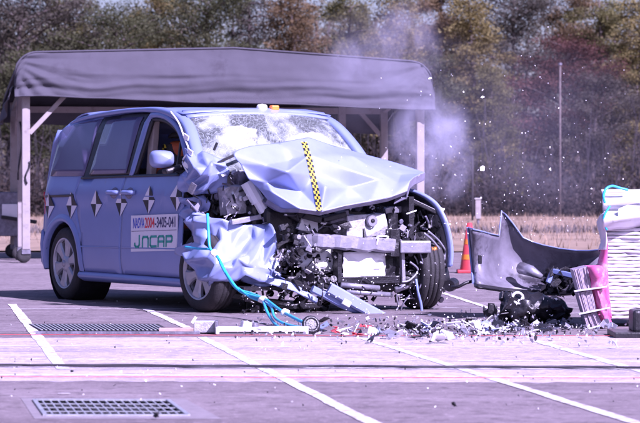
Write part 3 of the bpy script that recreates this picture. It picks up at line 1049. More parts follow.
# roof side rails running into the A pillars
for s in (0, 1):
    f = (lambda y: y) if s == 0 else (lambda y: WID - y)
    pth = spline([(-.40, f(.16), 1.40), (-.335, f(.18), 1.525), (-.20, f(.19), 1.612), (.06, f(.19), 1.664), (.5, f(.19), 1.698), (.95, f(.19), 1.716), (1.3, f(.19), 1.718), (1.62, f(.19), 1.705), (1.94, f(.19), 1.655), (2.20, f(.165), 1.56), (2.42, f(.12), 1.39), (2.60, f(.08), 1.20)], 6)
    tw = [.05 + .055 * max(0, min(1, (p.x - 1.3) / .6)) for p in pth]; th_ = [.04 + .03 * max(0, min(1, (p.x - 1.3) / .6)) for p in pth]
    obj('a_pillar', MB().sweep(pth, tw, th_), 'paint', van, smooth=True)
    # door window frame: dark channel with body colour edge
    fr_ = spline([(1.37, f(.048), 1.14), (1.44, f(.11), 1.42), (1.50, f(.155), 1.63), (1.60, f(.16), 1.665), (1.84, f(.155), 1.635), (2.10, f(.13), 1.53), (2.30, f(.09), 1.355), (2.44, f(.055), 1.16)], 6)
    obj('window_frame', MB().tube(fr_, .026, 6), 'paint', van, smooth=True)
    obj('window_seal', MB().tube([p + Vector((.0, .012 if s == 0 else -.012, -.038)) if i > 12 else p + Vector((.04, .012 if s == 0 else -.012, 0)) for i, p in enumerate(fr_)], .020, 6), 'black_trim', van, smooth=True)
    obj('quarter_light_bar', MB().beam((2.20, f(.10), 1.42), (2.20, f(.055), 1.15), .02, .02), 'black_trim', van)
# tape wire running over the right pillar
pw = [VY(p[0], p[1], .07) for p in ((178, 113), (186, 124), (192, 140), (196, 152), (190, 163), (197, 176))]
obj('white_wire', MB().tube([p + Vector((0, -.07, .01)) for p in spline(pw, 5)], .008, 5), 'white', van, smooth=True)
for p in ((191, 137), (195, 152), (191, 165)):
    q = VY(*p, .05); obj('tape_patch', MB().box(q + Vector((.01, -.05, 0)), (.06, .012, .04), (.2, .5, .3)), 'white', van)
# tailgate, floor, firewall, pillars inside
obj('tailgate', MB().grid([[Vector((x, y, z)) for y in [.11 + (WID - .22) * j / 10 for j in range(11)]] for (x, z) in ((-.64, .36), (-.665, .6), (-.64, .85), (-.56, 1.12), (-.44, 1.45), (-.33, 1.56))]), 'paint', van, smooth=True, solid=.02)
obj('rear_glass', MB().grid([[Vector((x - .018, y, z)) for y in (.26, .6, 1.2, 1.54)] for (x, z) in ((-.552, 1.14), (-.45, 1.43), (-.37, 1.52))]), 'glass_dark', van, solid=.006)
obj('rear_bumper', MB().grid([[Vector((x - .05 + .10 * (2 * j / 12 - 1) ** 4, .06 + (WID - .12) * j / 12, z)) for j in range(13)] for (x, z) in ((-.56, .27), (-.64, .34), (-.665, .5), (-.64, .62), (-.58, .64))]), 'paint', van, smooth=True, solid=.02)
obj('floor_pan', MB().box((1.05, .9, .30), (3.1, 1.5, .10)).box((1.2, .45, .22), (2.2, .10, .08)).box((1.2, 1.35, .22), (2.2, .10, .08)), 'black_trim', van, bev=.01)
obj('exhaust_pipe', MB().tube([(-.5, .55, .22), (.2, .62, .22), (.6, .7, .24), (1.6, .75, .22)], .035, 8), 'grey_part', van, smooth=True)
obj('rear_axle', MB().tube([(0, .15, .30), (0, 1.65, .30)], .05, 8).tube([(.1, .35, .28), (.55, .40, .22)], .03, 6).tube([(.1, 1.45, .28), (.55, 1.4, .22)], .03, 6), 'grey_part', van, smooth=True)
obj('firewall', MB().box((2.47, .9, .72), (.05, 1.60, .86)), 'black_trim', van)
obj('dashboard', MB().box((2.30, .9, 1.07), (.42, 1.46, .22)).box((2.17, .9, .9), (.2, 1.4, .2)), 'black_trim', van, bev=.05)
obj('headliner', MB().box((.9, .9, 1.645), (2.2, 1.3, .02)), 'beige', van)
for s in (.16, WID - .16):
    obj('b_pillar', MB().beam((1.36, s + (.02 if s < 1 else -.02), .4), (1.46, s + (.06 if s < 1 else -.06), 1.64), .08, .06), 'beige', van, bev=.012)
for (sx, sy) in ((1.62, .48), (1.62, 1.32), (.55, .48), (.55, 1.32)):
    st = MB().box((sx + .24, sy, .60), (.52, .50, .16)).beam((sx + .02, sy, .62), (sx - .16, sy, 1.20), .48, .14, up=(1, 0, .2))
    se = obj('seat', st, 'seat', van, bev=.05)
    obj('headrest', MB().beam((sx - .17, sy, 1.22), (sx - .21, sy, 1.42), .26, .10, up=(1, 0, .2)), 'seat', se, bev=.04)
obj('steering_wheel', MB().lathe([(.19 + .016 * math.cos(a), .016 * math.sin(a)) for a in [i * PI / 4 for i in range(8)]], (2.02, .48, 1.02), (-.85, 0, .45), 24, closed=True).tube([(2.02, .48, 1.02), (2.25, .48, .92)], .03, 8).beam((2.02, .30, 1.02), (2.02, .66, 1.02), .03, .03), 'black_trim', van, smooth=True)
# wind screen, crazed white
def crazed():
    m = bpy.data.materials.new('crazed_glass'); m.use_nodes = True
    n, l = m.node_tree.nodes, m.node_tree.links
    b = n['Principled BSDF']
    tc = n.new('ShaderNodeTexCoord')
    vo = n.new('ShaderNodeTexVoronoi'); vo.feature = 'DISTANCE_TO_EDGE'; vo.inputs['Scale'].default_value = 26
    nz = n.new('ShaderNodeTexNoise'); nz.inputs['Scale'].default_value = 3.2; nz.inputs['Detail'].default_value = 6
    l.new(tc.outputs['Object'], nz.inputs['Vector'])
    wz = n.new('ShaderNodeTexNoise'); wz.inputs['Scale'].default_value = 2.3; wz.inputs['Detail'].default_value = 3
    l.new(tc.outputs['Object'], wz.inputs['Vector'])
    wa = n.new('ShaderNodeVectorMath'); wa.operation = 'MULTIPLY_ADD'
    l.new(wz.outputs['Color'], wa.inputs[0]); wa.inputs[1].default_value = (.55, .55, .55); l.new(tc.outputs['Object'], wa.inputs[2]); l.new(wa.outputs[0], vo.inputs['Vector'])
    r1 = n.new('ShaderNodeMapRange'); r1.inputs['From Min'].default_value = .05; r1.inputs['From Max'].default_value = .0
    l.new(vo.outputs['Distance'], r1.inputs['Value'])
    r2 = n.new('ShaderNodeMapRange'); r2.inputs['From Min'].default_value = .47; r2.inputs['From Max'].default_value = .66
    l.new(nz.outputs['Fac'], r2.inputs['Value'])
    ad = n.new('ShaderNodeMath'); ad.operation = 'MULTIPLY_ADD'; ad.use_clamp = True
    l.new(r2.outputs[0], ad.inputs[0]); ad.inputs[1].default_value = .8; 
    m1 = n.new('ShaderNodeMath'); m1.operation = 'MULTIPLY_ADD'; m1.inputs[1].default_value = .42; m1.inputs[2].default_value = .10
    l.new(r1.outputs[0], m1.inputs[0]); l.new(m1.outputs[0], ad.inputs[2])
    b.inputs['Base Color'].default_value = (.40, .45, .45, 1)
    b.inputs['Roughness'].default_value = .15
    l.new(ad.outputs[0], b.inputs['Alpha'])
    bp = n.new('ShaderNodeBump'); bp.inputs['Strength'].default_value = .6; bp.inputs['Distance'].default_value = .01
    l.new(vo.outputs['Distance'], bp.inputs['Height']); l.new(bp.outputs['Normal'], b.inputs['Normal'])
    return m
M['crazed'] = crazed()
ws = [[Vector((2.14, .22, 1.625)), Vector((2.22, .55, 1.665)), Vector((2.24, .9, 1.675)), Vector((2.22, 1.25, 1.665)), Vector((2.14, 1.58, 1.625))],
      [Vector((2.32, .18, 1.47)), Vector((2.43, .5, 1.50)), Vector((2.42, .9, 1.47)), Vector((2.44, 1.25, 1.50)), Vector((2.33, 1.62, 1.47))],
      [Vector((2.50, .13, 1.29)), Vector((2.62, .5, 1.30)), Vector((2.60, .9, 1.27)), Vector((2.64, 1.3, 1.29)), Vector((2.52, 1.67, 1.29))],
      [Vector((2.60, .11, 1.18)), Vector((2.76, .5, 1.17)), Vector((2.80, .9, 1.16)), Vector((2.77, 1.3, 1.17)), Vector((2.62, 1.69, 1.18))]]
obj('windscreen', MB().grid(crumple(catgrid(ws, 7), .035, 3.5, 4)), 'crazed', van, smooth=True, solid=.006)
# pale lumpy bulges just behind the windscreen
def bag(name, c, s, seed, mk='white', nn=18, amp=.10):
    rows = []
    for i in range(nn + 1):
        a = PI * i / nn - PI / 2
        r = []
        for j in range(2 * nn + 1):
            b = 2 * PI * j / (2 * nn)
            d = Vector((math.cos(a) * math.cos(b), math.cos(a) * math.sin(b), math.sin(a)))
            k = 1 + amp * noise.noise(d * 1.9 + Vector((seed, 0, 0))) + amp * .4 * noise.noise(d * 5 + Vector((0, seed, 0)))
            r.append(Vector((c[0] + d.x * s[0] * k, c[1] + d.y * s[1] * k, c[2] + d.z * s[2] * k)))
        rows.append(r)
    return obj(name, MB().grid(rows), mk, van, smooth=True)
bag('pale_bulge', (2.26, .62, 1.46), (.09, .17, .09), 3, 'pale_bulge', amp=.45)
bag('pale_bulge', (2.30, 1.30, 1.45), (.09, .15, .06), 8, 'pale_bulge', amp=.45)
obj('wiper', MB().beam(VX(217, 163, 2.72), VX(250, 148, 2.74), .035, .02).tube([VX(217, 143, 2.66), VX(214, 150, 2.67)], .012, 5), 'black_trim', van)
# header strip, roof lamp
obj('windscreen_header', MB().grid(catgrid([[Vector((2.02, .20, 1.69)), Vector((2.12, .55, 1.708)), Vector((2.14, .9, 1.715)), Vector((2.12, 1.25, 1.708)), Vector((2.02, 1.60, 1.69))], [Vector((2.13, .20, 1.63)), Vector((2.225, .55, 1.66)), Vector((2.245, .9, 1.667)), Vector((2.225, 1.25, 1.66)), Vector((2.13, 1.60, 1.63))]], 4)), 'paint_torn', van, smooth=True, solid=.02)
lp = VX(263, 109.5, 2.12)
lo = obj('roof_lamp', MB().box(lp + Vector((0, 0, -.02)), (.10, .14, .05)).lathe([(.0, .05), (.045, .04), (.05, 0)], lp + Vector((0, -.01, 0)), n=14), 'white', van, bev=.012)
obj('amber_lens', MB().box(lp + Vector((.03, .095, .012)), (.06, .075, .05)), 'orange', lo, bev=.012)

# ---------------- wheels
def wheel(c, sgn, steer=0.0, label=None):       # sgn: side the outer face looks to along y
    wl = empty('wheel', c, steer)
    wl.parent = van
    ax = (0, -sgn, 0)
    prof = [(.205, .03), (.235, .0), (.265, -.006), (.305, .002), (.325, .018), (.334, .04)]
    for y in (.065, .105, .145):
        prof += [(.335, y - .004), (.326, y - .003), (.326, y + .004), (.335, y + .005)]
    prof += [(.334, .175), (.325, .20), (.30, .212), (.24, .212), (.205, .19)]
    obj('tyre', MB().lathe(prof, (0, 0, 0), ax, 40), 'rubber', wl, smooth=True)
    rim = MB().lathe([(.238, .004), (.232, -.004), (.220, .0), (.212, .018), (.205, .05), (.200, .19)], (0, 0, 0), ax, 36)
    rim.lathe([(.0, -.0), (.045, .0), (.062, .008), (.085, .022), (.085, .05), (.0, .05)], (0, 0, 0), ax, 24)
    for i in range(6):
        a = 2 * PI * i / 6 + .26
        d = Vector((math.cos(a), 0, math.sin(a))); t = Vector((-math.sin(a), 0, math.cos(a))); yv = Vector(ax)
        P = []
        for (r, hw, y0) in ((.06, .034, .014), (.12, .040, .012), (.17, .052, .008), (.216, .078, .008)):
            P.append([d * r - t * hw + yv * (y0 + .015), d * r - t * (hw * .7) + yv * y0, d * r + t * (hw * .7) + yv * y0, d * r + t * hw + yv * (y0 + .015), d * r + t * hw + yv * (y0 + .04), d * r - t * hw + yv * (y0 + .04), d * r - t * hw + yv * (y0 + .015)])
        rim.grid(P)
    obj('rim', rim, 'alloy', wl, smooth=False)
    obj('brake_disc', MB().lathe([(.0, .075), (.19, .075), (.19, .09), (.0, .09)], (0, 0, 0), ax, 28), 'black_part', wl)
    obj('centre_cap', MB().lathe([(.0, -.010), (.028, -.008), (.034, .002)], (0, 0, 0), ax, 16), 'steel', wl, smooth=True)
    return wl
wheel((0, .015, .335), -1)
wheel((0, WID - .015, .335), 1)
wheel((2.73, -.015, .335), -1, rad(4), None)
wheel((3.16, WID + .21, .335), 1, rad(-10))

# ---------------- door mirror (right), other mirror
def rings(name, prof, mk, par, n=28):           # prof: list of (centre, ry, rz) ellipses in the y-z plane
    rows = []
    for (c_, ry, rz) in prof:
        rows.append([Vector(c_) + Vector((0, ry * math.copysign(abs(math.cos(a)) ** .55, math.cos(a)), rz * math.copysign(abs(math.sin(a)) ** .55, math.sin(a)))) for a in [2 * PI * j / n for j in range(n + 1)]])
    return obj(name, MB().grid(rows), mk, par, smooth=True)
mc = VY(163, 159, -.12)
mr = rings('door_mirror', [(mc + Vector((-.09, 0, 0)), .0, .0), (mc + Vector((-.088, 0, 0)), .085, .062), (mc + Vector((-.05, 0, 0)), .10, .075), (mc + Vector((.02, 0, .0)), .092, .068), (mc + Vector((.07, .01, 0)), .06, .045), (mc + Vector((.09, .02, 0)), .0, .0)], 'paint_torn', van)
obj('mirror_glass', MB().lathe([(.0, .0), (.06, .0)], mc + Vector((-.094, 0, 0)), (1, 0, 0), 20), 'glass_dark', mr)
obj('mirror_foot', MB().box(mc + Vector((.01, .10, -.085)), (.10, .20, .05), (.25, 0, 0)), 'black_trim', mr, bev=.02)

# ---------------- number board and letters
def flat_text(s, mk, x0, x1, z0, z1, par):
    cu = bpy.data.curves.new('t', 'FONT'); cu.body = s; cu.size = 1.0
    cu.offset = 0.012
    o = bpy.data.objects.new('t', cu); col.objects.link(o)
    bpy.context.view_layer.update()
    me = bpy.data.meshes.new_from_object(o.evaluated_get(bpy.context.evaluated_depsgraph_get()))
    bpy.data.objects.remove(o)
    xs = [v.co.x for v in me.vertices]; ys = [v.co.y for v in me.vertices]
    a, b, c_, d = min(xs), max(xs), min(ys), max(ys)
    for v in me.vertices:
        u, t = (v.co.x - a) / (b - a), (v.co.y - c_) / (d - c_)
        v.co = Vector((x0 + (x1 - x0) * u, BY(x0 + (x1 - x0) * u, z0 + (z1 - z0) * t) - .009, z0 + (z1 - z0) * t))
    me.materials.clear(); me.materials.append(M[mk])
    return link('lettering', me, par)
BY = lambda x, z: -.012
bl = [(1.47, .790), (2.36, .815), (2.34, .505), (1.465, .475)]
board = obj('number_board', MB().prism([Vector((x, -.016, z)) for x, z in bl], (0, .008, 0)), 'sticker_white', van)
def bz(u, v):                                   # board coordinates 0..1 -> x, z
    xa = bl[3][0] + (bl[2][0] - bl[3][0]) * u; za = bl[3][1] + (bl[2][1] - bl[3][1]) * u
    xb = bl[0][0] + (bl[1][0] - bl[0][0]) * u; zb = bl[0][1] + (bl[1][1] - bl[0][1]) * u
    return xa + (xb - xa) * v, za + (zb - za) * v
for s, mk, u0, u1 in (('NASVA', 'ink_blue', .05, .30), ('2004', 'ink_red', .31, .52), ('-3405-041', 'ink_navy', .53, .965)):
    (xa, za), (xb, zb) = bz(u0, .64), bz(u1, .64)
    (_, zc) = bz(u0, .93)
    t = flat_text(s, mk, xa, xb, 0, 1, board)
    for v in t.data.vertices:
        k = (v.co.x - xa) / (xb - xa)
        v.co.z = za + (zb - za) * k + v.co.z * (zc - za)
        v.co.y = -.0185
obj('divider', MB().prism([Vector((x, -.0168, z)) for x, z in (bz(.01, .555), bz(.99, .555), bz(.99, .572), bz(.01, .572))], (0, .002, 0)), 'primer', board)
# JNCAP in square strokes
strokes = {'J': [[(.75, 1), (.75, .18), (.6, .0), (.2, 0), (.0, .16), (0, .3)]], 'N': [[(0, 0), (0, .72), (.12, .88), (.8, .88), (.92, .74), (.92, 0)]],
           'C': [[(.95, .9), (.15, .9), (0, .76), (0, .14), (.15, 0), (.95, 0)]], 'A': [[(0, 0), (0, .76), (.15, .9), (.78, .9), (.92, .76), (.92, 0)], [(0, .42), (.92, .42)]],
           'P': [[(0, 0), (0, .9), (.78, .9), (.92, .8), (.92, .52), (.8, .4), (0, .4)]]}
for i, ch in enumerate('JNCAP'):
    for sgi, sg in enumerate(strokes[ch]):
        mbt = MB()
        pp = []
        for (u, v) in sg:
            x, z = bz(.09 + i * .172 + u * .135, .13 + v * .30)
            pp.append(Vector((x, -.0185, z)))
        for a, b in zip(pp, pp[1:]):
            e = (b - a).normalized() * .008
            mbt.beam(a - e, b + e, .003, .020, up=(0, 0, 1) if abs((b - a).normalized().z) < .9 else (1, 0, 0))
        # keep strokes thin in y whatever their direction
        for k_ in range(len(mbt.v)):
            v = mbt.v[k_]; mbt.v[k_] = (v[0], -.0185 + (.001 if v[1] > -.0185 else -.001) if False else max(-.0195, min(-.0175, v[1])), v[2])
        obj('lettering', mbt, 'ink_green', board)

# ---------------- target markers along the side
for (px, py) in ((49, 206), (71.5, 205.5), (96, 204), (121, 203), (149, 200), (177, 197)):
    p = VY(px, py, 0)
    x, z = p.x, p.z
    def K(dx, dz):
        return Vector((x + dx, yside(x + dx, min(z + dz, .975)) - .014 - (max(0, z + dz - .975) * -.2), z + dz))
    ctr, t_, b_, l_, r_ = K(0, 0), K(.012, .125), K(-.008, -.12), K(-.115, 0), K(.115, 0)
    mk = MB()
    for (A, B, mi) in ((t_, l_, 0), (t_, r_, 1), (b_, l_, 1), (b_, r_, 0)):
        mk.prism([ctr, A, B], (0, -.0015, 0), mi)
    obj('target_marker', mk, ['sticker_white', 'sticker_black'], van)

# ---------------- bonnet, folded up
def ctl(rows_):
    return [[VX(*p) for p in r] for r in rows_]
bon = ctl([[(229, 152, 3.08), (250, 146, 3.08), (280, 142, 3.02), (308, 139, 2.98), (335, 145, 2.94), (365, 154, 2.90), (395, 163, 2.98), (425, 172, 3.23)],
           [(240, 164, 3.15), (262, 166, 3.26), (288, 160, 3.10), (312, 157, 3.17), (342, 157, 3.04), (370, 162, 3.06), (398, 169, 3.12), (421, 174, 3.25)],
           [(249, 177, 3.16), (266, 180, 3.24), (290, 176, 3.32), (315, 174, 3.18), (343, 169, 3.28), (372, 170, 3.18), (396, 175, 3.22), (414, 177, 3.34)],
           [(258, 190, 3.12), (275, 195, 3.26), (296, 194, 3.24), (318, 193, 3.38), (345, 189, 3.26), (371, 185, 3.30), (394, 184, 3.34), (410, 181, 3.38)],
           [(266, 201, 3.10), (283, 208, 3.24), (300, 211, 3.38), (320, 212, 3.40), (345, 207, 3.42), (370, 201, 3.42), (390, 197, 3.42), (407, 191, 3.42)]])
bonnet, bg_ = facet('bonnet', bon, 'paint_torn', van, lambda u, v: .080 if v < .5 else .080 - .060 * min(1, (v - .5) / .15), 11, .7, n=1, levels=4, solid=.008, edge=.35)
lip = [bg_[-1], [p + Vector((-.03, 0, -.030 + .006 * noise.noise(p * 8))) for p in bg_[-1]], [p + Vector((-.14, 0, -.015)) for p in bg_[-1]]]
obj('bonnet_lip', MB().grid(lip), 'primer', bonnet, solid=.006)
fl = [bg_[i][-1] for i in range(len(bg_))]
obj('bonnet_edge', MB().grid([fl, [p + Vector((-.02, .01, -.06)) for p in fl], [p + Vector((-.08, -.08, -.11)) for p in fl]]), 'primer', bonnet, solid=.006)
# chequered tape laid on the folded bonnet
from mathutils.bvhtree import BVHTree
bpy.context.view_layer.update()
dgp = bpy.context.evaluated_depsgraph_get()
eb = bonnet.evaluated_get(dgp); em = eb.to_mesh()
bvh = BVHTree.FromPolygons([v.co.copy() for v in em.vertices], [tuple(p.vertices) for p in em.polygons])
eye = loc(Vector((0, 0, CAMH)))
def onb(px, py):
    d = (VX(px, py, 3.0) - eye).normalized()
    h = bvh.ray_cast(eye, d)
    return (h[0] if h[0] else VX(px, py, 3.2)) - d * .008
tp = MB()
NT = 26
tpath = [(304, 141.5), (309, 158), (313, 176), (317, 195), (319.5, 211)]
tsp = spline([Vector((a, c_, 0)) for a, c_ in tpath], 20)
def tpt(t, s):
    k = t * (len(tsp) - 1); i = min(int(k), len(tsp) - 2)
    q = tsp[i].lerp(tsp[i + 1], k - i)
    return onb(q.x + s, q.y)
for i in range(NT):
    for s in range(3):
        a, b2 = i / NT, (i + 1) / NT
        P = [tpt(a, (s - 1.5) * 1.9), tpt(a, (s - .5) * 1.9), tpt(b2, (s - .5) * 1.9), tpt(b2, (s - 1.5) * 1.9)]
        tp.add(P, [(0, 1, 2, 3)], (i + s) % 2)
obj('chequered_tape', tp, ['tape_yellow', 'sticker_black'], bonnet)

# ---------------- crushed right wing
wing = ctl([[(172, 250, 2.40), (184, 243, 2.52), (188, 220, 2.60), (191, 214, 2.70)],
            [(183, 253, 2.60), (200, 245, 2.78), (207, 231, 2.80), (214, 220, 2.82)],
            [(193, 273, 2.78), (212, 257, 3.00), (222, 243, 2.93), (234, 225, 2.94)],
            [(203, 286, 2.88), (224, 266, 3.12), (240, 252, 3.02), (254, 225, 3.03)],
            [(212, 286, 2.96), (240, 270, 3.18), (256, 258, 3.22), (270, 224, 3.12)],
            [(233, 272, 3.05), (256, 281, 3.22), (272, 268, 3.24), (273, 248, 3.20)],
            [(252, 281, 3.12), (278, 290, 3.24), (285, 282, 3.28), (279, 270, 3.28)]])
facet('crushed_wing', wing, 'paint_torn', van, .065, 3, .95, n=2, levels=2, edge=1.3)
upw = ctl([[(186, 150, 2.42), (183, 167, 2.46), (179, 183, 2.44), (183, 192, 2.44)],
           [(197, 152, 2.56), (197, 168, 2.70), (194, 184, 2.62), (192, 194, 2.55)],
           [(212, 158, 2.66), (213, 167, 2.82), (208, 181, 2.80), (203, 192, 2.66)],
           [(226, 163, 2.74), (228, 169, 2.84), (228, 178, 2.84), (222, 187, 2.70)]])
facet('crushed_wing', upw, 'paint_torn', van, .05, 8, .95, n=2, levels=2, edge=1.0)
low = ctl([[(179, 196, 2.42), (183, 206, 2.42), (180, 216, 2.42)], [(190, 198, 2.50), (196, 207, 2.60), (190, 222, 2.52)], [(204, 196, 2.60), (212, 205, 2.72), (204, 214, 2.66)]])
facet('crushed_wing', low, 'paint_torn', van, .05, 4, .7, n=2, levels=2, edge=.7)
# torn strip from the wing down to the beam
obj('torn_strip', MB().grid(catgrid(ctl([[(268, 278, 3.26), (282, 280, 3.28), (296, 285, 3.30), (318, 299, 3.33)], [(266, 283, 3.27), (282, 288, 3.29), (295, 292, 3.31), (316, 304, 3.34)]]), 5)), 'paint_torn', van, smooth=True, solid=.012)

# ---------------- left wing, thin edge towards us
le = spline([VX(404, 187.5, 3.05), VX(422, 193, 3.22), VX(437, 203, 3.36), VX(446, 218, 3.44), VX(451, 235, 3.48), VX(453, 252, 3.50), VX(452, 266, 3.50)], 4)
lwo = obj('left_wing', MB().grid([le, [p + Vector((-.30, .03, .01)) for p in le], [p + Vector((-.70, .02, .02)) for p in le]]), 'paint_torn', van, smooth=True, solid=.012)
obj('wing_flange', MB().grid([le, [p + Vector((-.01, -.014, -.010)) for p in le], [p + Vector((-.08, -.02, -.015)) for p in le]]), 'paint_torn', lwo, smooth=True, solid=.004)
obj('wing_inside', MB().grid([[p + Vector((-.05, -.02, -.02)) for p in le], [p + Vector((-.70, -.03, .0)) for p in le]]), 'black_part', lwo, smooth=True, solid=.004)
rngl = random.Random(6)
hlm = MB()
for k in range(16):
    q = VX(rngl.uniform(404, 440), rngl.uniform(204, 232), rngl.uniform(3.1, 3.28))
    hlm.box(q, (.03, rngl.uniform(.03, .10), rngl.uniform(.02, .09)), (rngl.gauss(0, .4), rngl.gauss(0, .4), rngl.gauss(0, .4)))
obj('headlamp_shell', hlm, 'black_part', van, bev=.006)

# ---------------- engine bay
def vbox(name, a, b, x, depth, mk, bev=.01, rot=0.0, jx=0.0):
    p, q = VX(a[0], a[1], x), VX(b[0], b[1], x)
    c_ = (p + q) / 2
    s = (depth, abs(q.y - p.y), abs(p.z - q.z))
    o = obj(name, MB().box(c_ + Vector((-depth / 2, 0, 0)), s, (rot, jx, 0)), mk, van, bev=min(bev, .006))
    bm2 = bmesh.new(); bm2.from_mesh(o.data)
    bmesh.ops.subdivide_edges(bm2, edges=bm2.edges[:], cuts=3, use_grid_fill=True)
    am = .16 * min(s[1], s[2], .12)
    for v in bm2.verts:
        q = v.co * 14
        v.co += Vector((noise.noise(q), noise.noise(q + Vector((7, 0, 0))), noise.noise(q + Vector((0, 9, 0))))) * am
    bm2.to_mesh(o.data); bm2.free()
    return o
obj('engine_block', MB().box((2.85, .95, .62), (.42, 1.0, .50)).box((2.80, .55, .80), (.30, .35, .22)), 'black_part', van, bev=.04)
obj('inner_wing', MB().box((2.9, 1.72, .66), (.8, .05, .60)), 'black_part', van)
obj('cross_member', MB().beam(VX(283, 283, 3.16), VX(405, 283, 3.22), .16, .12), 'black_part', van, bev=.02)
# bent bumper reinforcement
bmr = [VX(296, 243, 3.14), VX(318, 241, 3.30), VX(340, 242, 3.38), VX(366, 244, 3.40), VX(393, 246, 3.40)]
rngb = random.Random(3)
obj('bumper_beam', MB().sweep([p + Vector((rngb.gauss(0, .010), 0, rngb.gauss(0, .005))) for p in spline(bmr, 5)], .07, .12), 'steel', van)
obj('bumper_beam', MB().beam(VX(399, 247, 3.40), VX(430, 247, 3.46), .07, .105), 'steel', van, bev=.012)
vbox('beam_bracket', (391, 229), (400, 256), 3.43, .10, 'black_part')
# radiator core and fan cowl
vbox('radiator', (344, 253), (384, 277), 3.27, .06, 'grey_part', .008, .02)
facet('condenser_sheet', ctl([[(343, 252.5, 3.32), (357, 252, 3.33), (371, 252.8, 3.32), (385, 253, 3.33)], [(343, 261, 3.33), (357, 262, 3.31), (371, 261, 3.335), (385, 262, 3.32)], [(343, 270, 3.32), (357, 269, 3.335), (371, 270, 3.32), (385, 270, 3.33)], [(343, 277.5, 3.33), (357, 278, 3.32), (371, 278, 3.33), (384, 278.5, 3.32)]]), 'white', van, .022, 6, .8, n=2, levels=1, edge=.7)
vbox('radiator_frame', (340, 277), (402, 283), 3.35, .09, 'black_part')
vbox('radiator_frame', (338, 250), (342, 283), 3.36, .09, 'black_part')
vbox('fan_cowl', (385, 252), (401, 280), 3.30, .12, 'black_part', .02)
obj('side_bracket', MB().beam(VX(402, 252, 3.36), VX(403, 282, 3.36), .03, .035, up=(1, 0, 0)), 'steel', van)
bag('crushed_tank', VX(317, 262, 3.16), (.08, .145, .10), 12, 'white', 14, .5)
bag('crushed_tank', VX(288, 254, 3.02), (.08, .10, .13), 17, 'black_part', 14, .5)
# engine cover with pulley
ec = vbox('engine_cover', (347, 215), (387, 237), 3.24, .22, 'cast', .03, .04)
pc = VX(372, 221, 3.26)
pu = obj('pulley', MB().lathe([(.0, .0), (.018, .0), (.02, -.015), (.045, -.015), (.05, .0), (.05, .03), (.0, .03)], pc, (-1, 0, 0), 20), 'steel', van)
obj('pulley_hub', MB().lathe([(.0, -.02), (.014, -.018), (.016, .0)], pc, (-1, 0, 0), 12), 'black_part', pu)
vbox('intake', (330, 212), (350, 222), 3.22, .2, 'grey_part', .03, .2)
vbox('intake', (300, 218), (318, 232), 3.12, .2, 'white', .02, -.2)
vbox('battery', (388, 214), (399, 234), 3.20, .2, 'black_part', .01)
vbox('fuse_box', (402, 214), (420, 232), 3.12, .2, 'black_part', .01, .1)
vbox('reservoir', (386, 207), (404, 213), 3.18, .15, 'steel', .02, .1)
vbox('lamp_bracket', (431, 214), (438, 228), 3.30, .04, 'grey_part', .004, .1)
# strut tower, white components of the crushed right side
vbox('strut_tower', (226, 186), (246, 214), 2.86, .14, 'cast', .03, .15)
vbox('brake_reservoir', (238, 172), (252, 186), 2.80, .14, 'grey_part', .02, .2)
obj('strut', MB().tube([VX(247, 182, 2.92), VX(264, 212, 2.98)], .045, 10).tube([VX(247, 182, 2.93), VX(258, 202, 2.97)], .06, 10), 'white', van, smooth=False)
vbox('air_box', (252, 196), (268, 216), 2.92, .12, 'white', .025, -.3)
bag('air_duct', VX(213, 200, 2.60), (.06, .06, .15), 21, 'black_part', 12, .3)
vbox('wing_stay', (232, 217), (262, 222), 3.0, .05, 'steel', .005, .15)
obj('radiator_hose', MB().tube(spline([VX(262, 168, 2.86), VX(276, 190, 2.96), VX(288, 212, 3.05), VX(300, 220, 3.1)], 6), .035, 10), 'black_part', van, smooth=True)
# upper radiator support running under the bonnet
obj('radiator_support', MB().beam(VX(276, 208, 3.05), VX(322, 220, 3.24), .09, .06).beam(VX(322, 220, 3.24), VX(345, 214, 3.25), .08, .05), 'black_part', van, bev=.012)
obj('radiator_support', MB().beam(VX(402, 196, 3.24), VX(440, 214, 3.34), .05, .04), 'black_part', van, bev=.008)
# round hole of the fan at the left of the tank
obj('fan_ring', MB().lathe([(.17, 0), (.20, 0), (.20, .06), (.17, .06)], VX(293, 262, 3.14), (-1, .25, 0), 26, closed=True), 'black_part', van)
# lower bars
obj('lower_bar', MB().tube([VX(341, 285, 3.36), VX(379, 288, 3.38)], .022, 8), 'steel', van, smooth=True)
obj('lower_bar', MB().tube([VX(346, 291.5, 3.34), VX(392, 295, 3.36)], .022, 8), 'steel', van, smooth=True)
obj('lower_arm', MB().tube([VX(395, 290, 3.30), VX(420, 280, 3.30)], .03, 8), 'steel', van, smooth=True)
obj('wheel_liner', MB().grid(crumple(catgrid(ctl([[(384, 276, 3.16), (404, 268, 3.24), (424, 264, 3.32), (446, 268, 3.36)], [(383, 284, 3.14), (403, 276, 3.30), (426, 273, 3.38), (448, 277, 3.40)], [(386, 296, 3.12), (402, 287, 3.30), (428, 282, 3.40), (450, 287, 3.40)]]), 7), .09, 5, 3, .4)), 'black_part', van, smooth=True, solid=.01)
obj('blue_strip', MB().tube(spline([VX(416, 279, 3.40), VX(418, 292, 3.42), VX(421, 304, 3.42), VX(422, 313, 3.42)], 5), .012, 6), 'paint', van, smooth=True)
